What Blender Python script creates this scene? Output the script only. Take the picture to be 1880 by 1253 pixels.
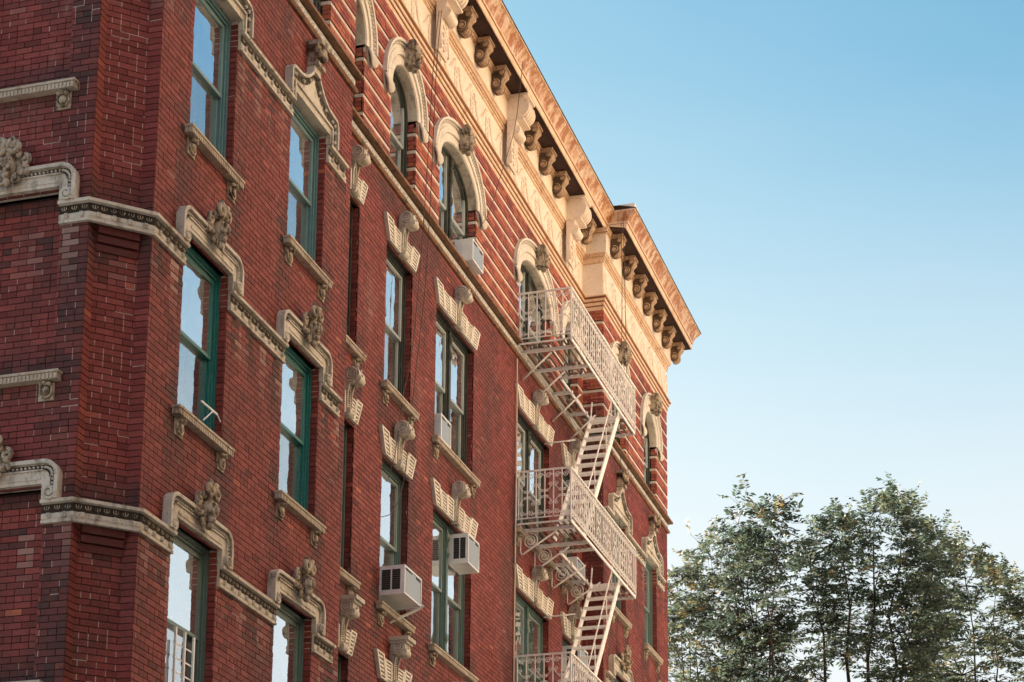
import bpy, math, random
import numpy as np
from mathutils import Vector, Matrix
rnd = random.Random(7)
nrs = np.random.RandomState(7)
S = bpy.context.scene
for o in list(bpy.data.objects): bpy.data.objects.remove(o)
COL = S.collection
R = math.radians

# ------------------------------------------------------------ camera, sky, sun, exposure
cam = bpy.data.cameras.new("camera"); camo = bpy.data.objects.new("camera", cam); COL.objects.link(camo)
CW = np.array([[0.29259023, 0.21155598, 0.93254224],
               [-0.95620745, 0.05694536, 0.28709673],
               [0.00763308, -0.97570554, 0.21895306]])      # rows: world x, y, z; columns: right, down, forward
CAM = Vector((0, -10.6226, 1.6)); FPX = 3872.44
m = Matrix.Identity(4)
for i in range(3):
    m[i][0] = CW[i, 0]; m[i][1] = -CW[i, 1]; m[i][2] = -CW[i, 2]; m[i][3] = CAM[i]
camo.matrix_world = m
cam.sensor_width = 36; cam.lens = 36 * FPX / 1880; cam.shift_y = 780 / 1880
cam.clip_start = .1; cam.clip_end = 5000
S.camera = camo
SUN_AZ, SUN_EL = R(-70), R(16)         # azimuth turned from +x towards -y (negative: behind the facade)
world = bpy.data.worlds.new("World"); S.world = world; world.use_nodes = True
wn = world.node_tree.nodes; wn.clear()
sky = wn.new("ShaderNodeTexSky"); sky.sky_type = 'NISHITA'; sky.sun_disc = False
sky.sun_elevation = SUN_EL; sky.sun_rotation = R(90) + SUN_AZ
sky.air_density = 1.0; sky.dust_density = .8; sky.ozone_density = 1.0
bg = wn.new("ShaderNodeBackground"); bg.inputs[1].default_value = .15
wo = wn.new("ShaderNodeOutputWorld")
EXPO = 2.55
wl = world.node_tree.links; bg.inputs[1].default_value = .1
sepc = wn.new("ShaderNodeSeparateColor"); comb = wn.new("ShaderNodeCombineColor"); wl.new(sky.outputs[0], sepc.inputs[0])
def wmath(op, a, b):
    t = wn.new("ShaderNodeMath"); t.operation = op; wl.new(a, t.inputs[0]); t.inputs[1].default_value = b; return t.outputs[0]
for ch, (g_, k_, cap) in enumerate(((1.95, 15.5, 1.25), (1.25, 4.42, 1.15), (.8, 2.07, 1.1))):     # contrast of the clear evening air, the same over the whole sky
    c_ = wmath('MULTIPLY', wmath('POWER', wmath('MULTIPLY', sepc.outputs[ch], .1), g_), k_)
    wl.new(wmath('MULTIPLY', wmath('MINIMUM', c_, cap), 10 / 2 ** EXPO), comb.inputs[ch])
tcw = wn.new("ShaderNodeTexCoord"); sxyz = wn.new("ShaderNodeSeparateXYZ"); wl.new(tcw.outputs["Generated"], sxyz.inputs[0])
mrg = wn.new("ShaderNodeMapRange"); mrg.interpolation_type = 'SMOOTHSTEP'; wl.new(sxyz.outputs[2], mrg.inputs[0])       # pale haze low in the sky, all round
for k_, v_ in ((1, .53), (2, .23), (3, 0.), (4, .9)): mrg.inputs[k_].default_value = v_
hz = wn.new("ShaderNodeMix"); hz.data_type = 'RGBA'; wcl = wn.new("ShaderNodeTexNoise"); wcl.inputs["Scale"].default_value = 2.6; wcl.inputs["Detail"].default_value = 5; wmp = wn.new("ShaderNodeMapping"); wmp.inputs["Scale"].default_value = (1, 1, 3.2)
wl.new(tcw.outputs["Generated"], wmp.inputs[0]); wl.new(wmp.outputs[0], wcl.inputs["Vector"])                  # faint cirrus
wadd = wn.new("ShaderNodeMath"); wadd.operation = 'ADD'; wadd.use_clamp = True; wl.new(wmath('MULTIPLY', wmath('SUBTRACT', wcl.outputs[0], .46), .34), wadd.inputs[0]); wl.new(mrg.outputs[0], wadd.inputs[1])
wl.new(wadd.outputs[0], hz.inputs[0]); wl.new(comb.outputs[0], hz.inputs[6])
hz.inputs[7].default_value = (.92 * 10 / 2 ** EXPO, .955 * 10 / 2 ** EXPO, .985 * 10 / 2 ** EXPO, 1)
wl.new(hz.outputs[2], bg.inputs[0]); world.node_tree.links.new(bg.outputs[0], wo.inputs[0])
sl = bpy.data.lights.new("sun", 'SUN'); so = bpy.data.objects.new("sun", sl); COL.objects.link(so)
sl.energy = 5; sl.angle = R(.5); sl.color = (1, .88, .73)
sd = Vector((math.cos(SUN_EL) * math.cos(SUN_AZ), -math.cos(SUN_EL) * math.sin(SUN_AZ), math.sin(SUN_EL)))
so.rotation_euler = sd.to_track_quat('Z', 'Y').to_euler(); so.location = (60, -20, 60)
S.view_settings.view_transform = 'Standard'; S.view_settings.look = 'None'
S.view_settings.exposure = EXPO; S.view_settings.gamma = 1; S.view_settings.use_curve_mapping = False

# ------------------------------------------------------------ materials
def mat(name, rough=.8, spec=.5, metallic=0.):
    M = bpy.data.materials.new(name); M.use_nodes = True
    n = M.node_tree.nodes; b = n["Principled BSDF"]
    b.inputs["Roughness"].default_value = rough; b.inputs["Metallic"].default_value = metallic
    b.inputs["Specular IOR Level"].default_value = spec
    return M, n, M.node_tree.links, b
def noise(n, l, scale, detail=4, rough=.6, vec=None, sc=None):
    t = n.new("ShaderNodeTexNoise"); t.inputs["Scale"].default_value = scale
    t.inputs["Detail"].default_value = detail; t.inputs["Roughness"].default_value = rough
    if vec is None:
        g = n.new("ShaderNodeNewGeometry"); vec = g.outputs["Position"]
    if sc:
        mp = n.new("ShaderNodeMapping"); mp.inputs["Scale"].default_value = sc
        l.new(vec, mp.inputs[0]); vec = mp.outputs[0]
    l.new(vec, t.inputs["Vector"]); return t
def ramp(n, l, src, stops):
    r = n.new("ShaderNodeValToRGB"); e = r.color_ramp.elements
    while len(e) < len(stops): e.new(.5)
    for k, (p, c) in enumerate(stops):
        e[k].position = p; e[k].color = (c[0], c[1], c[2], 1) if not isinstance(c, (int, float)) else (c, c, c, 1)
    l.new(src, r.inputs[0]); return r
def mix(n, l, fac, a, b, mode='MIX'):
    x = n.new("ShaderNodeMix"); x.data_type = 'RGBA'; x.blend_type = mode
    for s, v in ((0, fac), (6, a), (7, b)):
        if isinstance(v, (int, float)): x.inputs[s].default_value = v
        elif isinstance(v, tuple): x.inputs[s].default_value = (v[0], v[1], v[2], 1)
        else: l.new(v, x.inputs[s])
    return x.outputs[2]
def bump(n, l, b, h, strength=.3, dist=.01):
    u = n.new("ShaderNodeBump"); u.inputs["Strength"].default_value = strength; u.inputs["Distance"].default_value = dist
    l.new(h, u.inputs["Height"]); l.new(u.outputs[0], b.inputs["Normal"])
def weathered(name, c1, c2, grime, rough=.8, scale=3, grime_at=(.5, .75), spec=.4, fine=40, bstr=.35, zs=.45):
    M, n, l, b = mat(name, rough, spec)
    a = noise(n, l, scale, 5); base = mix(n, l, ramp(n, l, a.outputs[0], [(.35, 0.), (.65, 1.)]).outputs[0], c1, c2)
    g = noise(n, l, scale * 2.3, 6, .7, sc=(1, 1, zs))
    gm = ramp(n, l, g.outputs[0], [(grime_at[0], 0.), (grime_at[1], 1.)])
    g2 = noise(n, l, scale * 7, 5, .75); gm2 = ramp(n, l, g2.outputs[0], [(.56, 0.), (.68, .75)])
    l.new(mix(n, l, gm2.outputs[0], mix(n, l, gm.outputs[0], base, grime), grime), b.inputs["Base Color"])
    f = noise(n, l, fine, 4); bump(n, l, b, f.outputs[0], bstr, .01)
    return M
def brick_nodes(M, n, l, b, tone):
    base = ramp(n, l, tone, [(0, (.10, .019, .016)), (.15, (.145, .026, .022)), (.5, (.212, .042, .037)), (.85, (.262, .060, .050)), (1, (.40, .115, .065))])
    s = noise(n, l, .55, 6, .65, sc=(1, 1, .55)); sm = ramp(n, l, s.outputs[0], [(.50, 0.), (.70, .85)])
    c = mix(n, l, sm.outputs[0], base.outputs[0], (.055, .025, .024))
    p = noise(n, l, 1.3, 5, .7, sc=(1, 1, .5)); pm = ramp(n, l, p.outputs[0], [(.58, 0.), (.76, .5)])
    c = mix(n, l, pm.outputs[0], c, (.34, .17, .14))
    f = noise(n, l, 55, 3); fm = ramp(n, l, f.outputs[0], [(.3, .72), (.7, 1.2)])
    c = mix(n, l, 1., c, fm.outputs[0], 'MULTIPLY')
    l.new(c, b.inputs["Base Color"]); bump(n, l, b, f.outputs[0], .5, .006)
BRICK, n, l, b = mat("brick", .78, .4)
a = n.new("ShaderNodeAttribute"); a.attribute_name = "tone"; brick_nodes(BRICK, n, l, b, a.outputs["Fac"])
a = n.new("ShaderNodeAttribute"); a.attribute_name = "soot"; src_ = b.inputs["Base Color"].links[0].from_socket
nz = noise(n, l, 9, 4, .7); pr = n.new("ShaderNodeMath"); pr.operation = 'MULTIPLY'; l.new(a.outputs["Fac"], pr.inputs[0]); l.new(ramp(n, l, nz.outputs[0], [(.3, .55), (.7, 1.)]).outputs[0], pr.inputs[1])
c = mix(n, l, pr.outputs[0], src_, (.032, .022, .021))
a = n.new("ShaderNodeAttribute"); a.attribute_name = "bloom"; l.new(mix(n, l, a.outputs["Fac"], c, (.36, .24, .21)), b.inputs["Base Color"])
BRICK1, n, l, b = mat("single_brick", .78, .4)
a = n.new("ShaderNodeObjectInfo"); q_ = n.new("ShaderNodeMath"); q_.operation = 'MULTIPLY_ADD'; q_.inputs[1].default_value = .62; q_.inputs[2].default_value = .16; l.new(a.outputs["Random"], q_.inputs[0]); brick_nodes(BRICK1, n, l, b, q_.outputs[0])
MORTAR = weathered("mortar", (.022, .010, .009), (.035, .016, .014), (.05, .03, .026), .95, 4)
POINT = weathered("white_pointing", (.46, .38, .34), (.36, .27, .235), (.20, .11, .09), .95, 12)
LOWBRICK, n, l, b = mat("lower_brick", .85)
t = n.new("ShaderNodeTexBrick"); g = n.new("ShaderNodeTexCoord"); mp = n.new("ShaderNodeMapping"); mp.inputs["Rotation"].default_value = (R(90), 0, 0)
l.new(g.outputs["Object"], mp.inputs[0]); l.new(mp.outputs[0], t.inputs["Vector"])
t.inputs["Scale"].default_value = 1; t.inputs["Brick Width"].default_value = .214; t.inputs["Row Height"].default_value = .0783; t.inputs["Mortar Size"].default_value = .005
t.inputs["Color1"].default_value = (.22, .045, .034, 1); t.inputs["Color2"].default_value = (.16, .033, .027, 1); t.inputs["Mortar"].default_value = (.06, .03, .025, 1)
l.new(t.outputs[0], b.inputs["Base Color"])
TERRA = weathered("terracotta", (.60, .565, .50), (.52, .475, .405), (.19, .155, .12), .75, 2.6, (.50, .70))
TERRADARK = weathered("sooty_terracotta", (.50, .43, .34), (.38, .31, .23), (.07, .05, .036), .8, 6, (.46, .62))
SILLM = weathered("sill_stone", (.50, .445, .37), (.40, .335, .26), (.20, .125, .085), .8, 3, (.52, .72))
PALE = weathered("pale_terracotta", (.70, .66, .59), (.62, .57, .50), (.33, .27, .21), .7, 2.5, (.56, .8))
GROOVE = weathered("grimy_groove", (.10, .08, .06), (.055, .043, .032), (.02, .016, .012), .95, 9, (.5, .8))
SOOT_SHADE = weathered("soot_shade_black", (.018, .015, .012), (.03, .024, .018), (.07, .05, .03), .95, 9, (.5, .8))
FRIEZE = weathered("cornice_cream_paint", (.77, .67, .58), (.71, .60, .50), (.48, .31, .19), .65, 2.2, (.58, .85))
FASCIA = weathered("cornice_peach_paint", (.73, .55, .40), (.66, .47, .32), (.40, .17, .06), .6, 3, (.52, .72))
BROWNL = weathered("orange_brown_line", (.26, .11, .045), (.20, .08, .035), (.10, .05, .03), .8, 5)
GUTTER = weathered("rusty_gutter", (.66, .53, .42), (.56, .36, .21), (.33, .115, .03), .5, 2.6, (.42, .56), zs=.22)
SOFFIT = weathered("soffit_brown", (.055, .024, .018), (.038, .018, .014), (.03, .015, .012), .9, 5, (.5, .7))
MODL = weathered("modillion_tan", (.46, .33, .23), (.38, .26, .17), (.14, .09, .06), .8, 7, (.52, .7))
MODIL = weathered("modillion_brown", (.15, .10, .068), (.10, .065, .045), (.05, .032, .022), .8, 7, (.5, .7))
STRIPE = weathered("stone_stripe", (.62, .54, .47), (.55, .46, .39), (.30, .20, .14), .8, 2.5, (.58, .8))
LEDGEG = weathered("ledge_grey", (.62, .63, .62), (.50, .51, .50), (.11, .085, .065), .85, 6, (.54, .72))
LEDGEB = weathered("ledge_rust", (.30, .15, .085), (.20, .115, .075), (.06, .04, .03), .85, 3, (.5, .7))
FLASH = weathered("dark_flashing", (.035, .027, .022), (.05, .035, .028), (.02, .015, .012), .6, 5)
CURB = weathered("grey_curb", (.33, .31, .29), (.28, .26, .24), (.2, .18, .16), .8, 5)
def paint(name, c, rough=.4, wear=(.25, .3, .3), at=(.62, .8), spec=.5):
    return weathered(name, c, tuple(x * .85 for x in c), wear, rough, 6, at, spec, 60, .15)
TEALA = paint("blue_teal_paint", (.11, .235, .255)); TEALB = paint("green_teal_paint", (.008, .155, .15)); TEALC = paint("grey_green_paint", (.10, .17, .155))
GREYG = paint("pale_grey_green_paint", (.19, .26, .25)); DARKW = paint("weathered_dark_wood", (.030, .042, .038), .7, (.09, .085, .06), (.5, .7))
ALU = paint("aluminium_sash", (.36, .42, .42), .35, (.2, .22, .22))
WHITE = paint("white_enamel", (.88, .90, .92), .35, (.45, .42, .38), (.68, .9))
ESC, n, l, b = mat("escape_paint", .5)
a = noise(n, l, 9, 5, .7); c = ramp(n, l, a.outputs[0], [(.29, (.20, .09, .045)), (.35, (.60, .48, .40)), (.42, (.84, .82, .80)), (.8, (.89, .88, .87))])
l.new(c.outputs[0], b.inputs["Base Color"])
DARKESC = weathered("rusty_dark_iron", (.16, .11, .085), (.30, .22, .175), (.24, .11, .045), .7, 6, (.55, .75))
BLACK, *_ = mat("black_vent", .6); BLACK.node_tree.nodes["Principled BSDF"].inputs["Base Color"].default_value = (.012, .013, .014, 1)
FIN, n, l, b = mat("condenser_fins", .45, metallic=.3)
w = n.new("ShaderNodeTexWave"); w.inputs["Scale"].default_value = 40; w.bands_direction = 'X'; g = n.new("ShaderNodeTexCoord"); l.new(g.outputs["Object"], w.inputs[0])
l.new(ramp(n, l, w.outputs[1], [(0, (.22, .26, .30)), (1, (.42, .47, .52))]).outputs[0], b.inputs["Base Color"])
CABLE, *_ = mat("cable_rubber", .6); CABLE.node_tree.nodes["Principled BSDF"].inputs["Base Color"].default_value = (.03, .02, .018, 1)
PIPE = paint("painted_conduit", (.55, .43, .35), .5, (.3, .15, .08))
CURTAIN = weathered("curtain", (.42, .42, .40), (.30, .31, .30), (.2, .2, .2), .9, 8)
ROOM, *_ = mat("dark_room", .95, .1); ROOM.node_tree.nodes["Principled BSDF"].inputs["Base Color"].default_value = (.02, .022, .024, 1)
GLASS, n, l, b = mat("window_glass", .05)
n.remove(b); gl = n.new("ShaderNodeBsdfGlossy"); gl.inputs["Roughness"].default_value = .012; gl.inputs["Color"].default_value = (.95, .98, 1, 1)
tr = n.new("ShaderNodeBsdfTransparent"); tr.inputs["Color"].default_value = (.62, .70, .70, 1)
mx = n.new("ShaderNodeMixShader"); fr = n.new("ShaderNodeFresnel"); fr.inputs["IOR"].default_value = 1.52
fm = n.new("ShaderNodeMath"); fm.operation = 'MULTIPLY_ADD'; fm.inputs[1].default_value = .6; fm.inputs[2].default_value = .80; fm.use_clamp = True
l.new(fr.outputs[0], fm.inputs[0]); l.new(fm.outputs[0], mx.inputs[0]); l.new(tr.outputs[0], mx.inputs[1]); l.new(gl.outputs[0], mx.inputs[2])
wv = noise(n, l, 2.3, 2, .4); bu = n.new("ShaderNodeBump"); bu.inputs["Strength"].default_value = .22; bu.inputs["Distance"].default_value = .03
l.new(wv.outputs[0], bu.inputs["Height"]); l.new(bu.outputs[0], gl.inputs["Normal"])
dd_ = n.new("ShaderNodeBsdfDiffuse"); dd_.inputs[0].default_value = (.62, .66, .66, 1); m2 = n.new("ShaderNodeMixShader"); dn = noise(n, l, 1.7, 4, .6, sc=(1, 1, .6)); l.new(ramp(n, l, dn.outputs[0], [(.35, .03), (.7, .11)]).outputs[0], m2.inputs[0]); l.new(mx.outputs[0], m2.inputs[1]); l.new(dd_.outputs[0], m2.inputs[2])
l.new(m2.outputs[0], n["Material Output"].inputs[0])
GLASSL = GLASS.copy(); GLASSL.name = "lower_window_glass"
for q_ in GLASSL.node_tree.nodes:
    if q_.type == 'MATH': q_.inputs[2].default_value = .56
BARK = weathered("bark", (.055, .043, .034), (.035, .028, .024), (.09, .075, .06), .95, 9)
LEAF, n, l, b = mat("leaf", .55, .4)
a = n.new("ShaderNodeAttribute"); a.attribute_name = "tone"
c = ramp(n, l, a.outputs["Fac"], [(0, (.040, .068, .055)), (.5, (.078, .108, .072)), (.8, (.15, .16, .09)), (1, (.28, .20, .08))])
l.new(c.outputs[0], b.inputs["Base Color"])
tl = n.new("ShaderNodeBsdfTranslucent"); l.new(c.outputs[0], tl.inputs[0]); ms = n.new("ShaderNodeMixShader"); ms.inputs[0].default_value = .42
l.new(b.outputs[0], ms.inputs[1]); l.new(tl.outputs[0], ms.inputs[2]); l.new(ms.outputs[0], n["Material Output"].inputs[0])
ASPH = weathered("asphalt", (.05, .05, .052), (.04, .04, .04), (.07, .07, .07), .9, 3)
PAVE = weathered("pavement_concrete", (.22, .21, .20), (.18, .17, .16), (.15, .14, .13), .9, 2)
LINE, *_ = mat("road_paint", .7); LINE.node_tree.nodes["Principled BSDF"].inputs["Base Color"].default_value = (.75, .62, .15, 1)
FAR = weathered("far_brick", (.22, .12, .09), (.18, .10, .08), (.1, .06, .05), .9, .4)

# ------------------------------------------------------------ mesh helper. Local axes: x along the wall to the right, y into the wall, z up
class MB:
    def __init__(s): s.v = []; s.f = []; s.m = []; s.sm = []
    def add(s, vs, fs, mi=0, smooth=False):
        k = len(s.v); s.v += [tuple(p) for p in vs]
        for f in fs: s.f.append(tuple(i + k for i in f)); s.m.append(mi); s.sm.append(smooth)
        return s
    def box(s, x0, x1, y0, y1, z0, z1, mi=0):
        v = [(x0, y0, z0), (x1, y0, z0), (x1, y1, z0), (x0, y1, z0), (x0, y0, z1), (x1, y0, z1), (x1, y1, z1), (x0, y1, z1)]
        return s.add(v, [(0, 3, 2, 1), (4, 5, 6, 7), (0, 1, 5, 4), (1, 2, 6, 5), (2, 3, 7, 6), (3, 0, 4, 7)], mi)
    def prism(s, poly, y0, y1, mi=0, smooth=False):       # poly in (x, z), counter-clockwise seen from the front (-y)
        n = len(poly); v = [(x, y0, z) for x, z in poly] + [(x, y1, z) for x, z in poly]
        s.add(v, [tuple(range(n)), tuple(range(2 * n - 1, n - 1, -1))], mi)
        return s.add(v, [(i, i + n, (i + 1) % n + n, (i + 1) % n) for i in range(n)], mi, smooth)
    def side(s, poly, x0, x1, mi=0, smooth=False):        # poly in (y, z), extruded along x
        n = len(poly); v = [(x0, y, z) for y, z in poly] + [(x1, y, z) for y, z in poly]
        s.add(v, [tuple(range(n - 1, -1, -1)), tuple(range(n, 2 * n))], mi)
        return s.add(v, [(i, (i + 1) % n, (i + 1) % n + n, i + n) for i in range(n)], mi, smooth)
    def hexa(s, q, y0, y1, mi=0):                         # quad in (x, z)
        return s.prism(q, y0, y1, mi)
    def ball(s, c, r, mi=0, seg=8, ring=5):
        rx, ry, rz = r if isinstance(r, tuple) else (r, r, r); v = [(c[0], c[1], c[2] - rz)]
        for j in range(1, ring):
            t = math.pi * j / ring - math.pi / 2
            for i in range(seg):
                a = 2 * math.pi * i / seg
                v.append((c[0] + rx * math.cos(t) * math.cos(a), c[1] + ry * math.cos(t) * math.sin(a), c[2] + rz * math.sin(t)))
        v.append((c[0], c[1], c[2] + rz)); f = []
        for i in range(seg):
            f.append((0, 1 + (i + 1) % seg, 1 + i)); f.append((len(v) - 1, len(v) - 1 - seg + i, len(v) - 1 - seg + (i + 1) % seg))
            for j in range(ring - 2):
                p = 1 + j * seg; f.append((p + i, p + (i + 1) % seg, p + seg + (i + 1) % seg, p + seg + i))
        return s.add(v, f, mi, True)
    def tube(s, pts, r, mi=0, n=5, closed=False):
        pts = [Vector(p) for p in pts]; N = len(pts); v = []; rs = r if isinstance(r, (list, tuple)) else [r] * N
        ref = None
        for i, p in enumerate(pts):
            d = (pts[min(i + 1, N - 1)] - pts[max(i - 1, 0)])
            if closed: d = pts[(i + 1) % N] - pts[i - 1]
            d.normalize()
            if ref is None: ref = d.orthogonal().normalized()
            ref = (ref - d * ref.dot(d)); ref = ref.normalized() if ref.length > 1e-6 else d.orthogonal().normalized()
            b2 = d.cross(ref)
            for k in range(n):
                a = 2 * math.pi * (k + .5) / n; v.append(p + (ref * math.cos(a) + b2 * math.sin(a)) * rs[i])
        f = [(i * n + k, i * n + (k + 1) % n, (i + 1) * n + (k + 1) % n, (i + 1) * n + k) for i in range(N - 1) for k in range(n)]
        if closed: f += [((N - 1) * n + k, (N - 1) * n + (k + 1) % n, (k + 1) % n, k) for k in range(n)]
        else: f += [tuple(range(n - 1, -1, -1)), tuple(range((N - 1) * n, N * n))]
        return s.add(v, f, mi, n > 4)
    def cyl(s, c, r, x0, x1, mi=0, n=14):                 # drum with its axis along x
        return s.side([(c[0] + r * math.cos(2 * math.pi * k / n), c[1] + r * math.sin(2 * math.pi * k / n)) for k in range(n)], x0, x1, mi, True)
    def spiral(s, c, r, turns, y, rad, mi=0, flip=1, start=0., n=4, plane='xz', steps=9):
        pts = []
        for i in range(int(turns * steps) + 1):
            t = i / (turns * steps); a = start + flip * t * turns * 2 * math.pi; q = r * (1 - .86 * t)
            if plane == 'xz': pts.append((c[0] + q * math.cos(a), y, c[1] + q * math.sin(a)))
            else: pts.append((y, c[0] + q * math.cos(a), c[1] + q * math.sin(a)))
        return s.tube(pts, rad, mi, n)
    def mesh(s, name, mats):
        me = bpy.data.meshes.new(name); me.from_pydata(s.v, [], s.f)
        for M in (mats if isinstance(mats, (list, tuple)) else [mats]): me.materials.append(M)
        me.polygons.foreach_set("material_index", s.m); me.polygons.foreach_set("use_smooth", s.sm); me.update(); return me

class Frame:
    def __init__(s, x, y, rot): s.x, s.y, s.rot = x, y, R(rot); s.c, s.s = math.cos(s.rot), math.sin(s.rot)
    def w(s, u, z, d=0.): return Vector((s.x + u * s.c - d * s.s, s.y + u * s.s + d * s.c, z))
YM = .45
F0 = Frame(0, 0, 0); FM = Frame(0, YM, 0); FL = Frame(19.68, .53, -90); FRET = Frame(40.85, YM, -90)
def thing(name, loc, label, cat, group=None, rot=0.):
    o = bpy.data.objects.new(name, None); COL.objects.link(o); o.location = loc; o.rotation_euler = (0, 0, rot); o.empty_display_size = .3
    o["label"] = label; o["category"] = cat
    if group: o["group"] = group
    return o
B = thing("corner_building", (33, 6, 0), "red brick corner building with cream terracotta trim and a heavy bracketed cornice", "building")
def part(name, me, fr, u, z, d=0., par=None):
    par = par or B; o = bpy.data.objects.new(name, me); COL.objects.link(o); o.parent = par
    o.location = fr.w(u, z, d) - par.location; o.rotation_euler = (0, 0, fr.rot); return o
def sub(name, me, par, loc=(0, 0, 0), rot=(0, 0, 0), sc=None):
    o = bpy.data.objects.new(name, me); COL.objects.link(o); o.parent = par; o.location = loc; o.rotation_euler = rot
    if sc: o.scale = sc
    return o
def wpart(name, mb, mats, par=None):                      # mesh in world coordinates
    par = par or B; p = par.location
    mb.v = [(a - p.x, b - p.y, c - p.z) for a, b, c in mb.v]
    o = bpy.data.objects.new(name, mb.mesh(name, mats)); COL.objects.link(o); o.parent = par; return o
def offset(plan, o):
    n = len(plan); out = []
    for i, p in enumerate(plan):
        p = Vector(p); ns = []
        for a, b in ((i - 1, i), (i, i + 1)):
            if 0 <= a and b < n:
                d = (Vector(plan[b]) - Vector(plan[a])).normalized(); ns.append(Vector((d.y, -d.x)))
        if len(ns) == 1: out.append(p + ns[0] * o)
        else:
            k = (ns[0] + ns[1]); k /= k.length_squared / 2; out.append(p + k * o)
    return out
def run(mb, plan, prof, mi=0, off=offset, smooth=False):  # sweep a profile [(out, z)], bottom to top, along a plan polyline; close back and ends
    cols = [off(plan, o) for o, z in prof]; P = len(prof); N = len(plan); v = []
    for i in range(N):
        for k, (o, z) in enumerate(prof): v.append((cols[k][i][0], cols[k][i][1], z))
    f = [(i * P + k, (i + 1) * P + k, (i + 1) * P + k + 1, i * P + k + 1) for i in range(N - 1) for k in range(P - 1)]
    mb.add(v, f, mi, smooth)
    mb.add(v, [tuple(range(P - 1, -1, -1)), tuple(range((N - 1) * P, N * P))], mi)
    return mb
CH = 3.6 / 46                                             # brick course

# ------------------------------------------------------------ ground and street
def structure(name, mb, mats):
    o = bpy.data.objects.new(name, mb.mesh(name, mats)); COL.objects.link(o); o["kind"] = "structure"; return o
structure("ground", MB().add([(-2500, -2500, -.16), (2500, -2500, -.16), (2500, 2500, -.16), (-2500, 2500, -.16)], [(0, 1, 2, 3)]), PAVE)
structure("road", MB().add([(-300, -13.6, -.14), (400, -13.6, -.14), (400, -4.6, -.14), (-300, -4.6, -.14)], [(0, 1, 2, 3)]), ASPH)
structure("road_marking", MB().add([(-300, -9.2, -.136), (400, -9.2, -.136), (400, -9.08, -.136), (-300, -9.08, -.136)], [(0, 1, 2, 3)]), LINE)
structure("pavement", MB().box(17, 400, -4.4, 6, -.155, 0).box(-300, 400, -18, -13.8, -.155, 0), PAVE)
structure("kerb", MB().box(17, 400, -4.6, -4.4, -.155, .003).box(-300, 400, -13.8, -13.6, -.155, .003), CURB)

# ------------------------------------------------------------ openings
PW = 1.24
PAVS = [(21.02, 20.2, 26.23), (24.02, 20.2, 26.23), (41.53, 40.85, 46.92), (44.53, 40.85, 46.92)]   # left edge, wall from, to
MIDS = [(26.95, .8, 0), (28.95, 1.22, 1), (31.37, 2.05, 2), (36.10, 2.2, 2), (39.30, 1.1, 1)]     # left edge, width, kind 0 slit 1 single 2 double
ROWZ = [14.66, 11.06, 7.46]
SPR = 19.85                                              # springing of the top floor arches
open0 = []; openM = []; arch0 = []; archM = []
for (u, a, b) in PAVS:
    for r, z in enumerate(ROWZ):
        if u > 34 and r == 2: continue
        open0.append((u, u + PW, z - .1, z + (2.21 if r == 0 else 2.27)))
    open0.append((u, u + PW, 18.3, SPR)); arch0.append((u + PW / 2, PW / 2 + .2, .80))
for (u, w_, k) in MIDS:
    for r, z in enumerate(ROWZ):
        if u > 34 and r == 2: continue
        openM.append((u, u + w_, z - .1, z + 2.44))
    openM.append((u, u + w_, 18.3, SPR)); archM.append((u + w_ / 2, w_ / 2 + .2, .80))
def in_arch(x, z, arcs):
    for c, a_, b_ in arcs:
        if z >= SPR and ((x - c) / a_) ** 2 + ((z - SPR) / b_) ** 2 < 1: return True
    return False

# ------------------------------------------------------------ bricks
bricks = []                                              # frame, u0, u1, z, depth out
def pnoise(x, y, z): return math.sin(x * 2.3 + 1.3 * math.sin(z * 1.1)) * math.sin(y * 2.1 + z * 1.7 + 1.1 * math.sin(x)) + .35 * math.sin(z * 4.1 + x) > .18
points = []                                              # white head joints
def lay(fr, u0, u1, z0, z1, opens=(), arcs=(), out=.010, band=False, phase=0., solo=False, white=.06):
    k0 = int(math.ceil(z0 / CH - 1e-6)); k1 = int(math.floor(z1 / CH + 1e-6))
    for k in range(k0, k1):
        z = k * CH; zc = z + CH / 2
        if band and stripe(zc): continue
        spans = [(u0, u1)]
        for (a, b, c, d) in opens:
            if c < zc < d:
                ns = []
                for s0, s1 in spans:
                    if b <= s0 or a >= s1: ns.append((s0, s1))
                    else:
                        if a > s0: ns.append((s0, a))
                        if b < s1: ns.append((b, s1))
                spans = ns
        L = .2145 if k % 6 else .1072
        if solo: L = u1 - u0; phase = u0
        for s0, s1 in spans:
            x = (math.floor(s0 / L) * L - (k % 2) * L * .5 + phase - L) if not solo else u0
            while x < s1:
                a, b = max(x, s0), min(x + L, s1)
                if b - a > .02 and not (arcs and in_arch((a + b) / 2, zc, arcs)):
                    wp = white * (1.9 if pnoise(fr.x + a * fr.c, fr.y + a * fr.s, z) else .55)
                    if b < s1 - 1e-6 and rnd.random() < wp: points.append((fr, b - .0065, b + .0065, z + .004, z + CH - .004, out))
                    if rnd.random() < wp * .05: points.append((fr, a, b, z - .005, z + .005, out))
                    bricks.append((fr, a + (.0045 if a > s0 + 1e-6 else 0), b - (.0045 if b < s1 - 1e-6 else 0), z, out))
                x += L
STRZ = [18.675 + 4 * CH * k for k in range(8)]
_kz = round(18.675 / CH - .5)
def stripe(zc): return (int(math.floor(zc / CH)) - _kz) % 4 == 0
lay(F0, 20.2, 26.23, 6.5, 18.1, open0); lay(F0, 20.2, 26.23, 18.42, 21.15, open0, arch0, .028, True)
lay(F0, 40.85, 46.92, 11.0, 18.1, open0); lay(F0, 40.85, 46.92, 18.42, 21.15, open0, arch0, .028, True)
lay(FM, 26.23, 34.5, 8.2, 18.1, openM); lay(FM, 34.5, 40.85, 9.8, 18.1, openM); lay(FM, 26.23, 40.85, 18.42, 21.15, openM, archM, .028, True)
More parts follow.
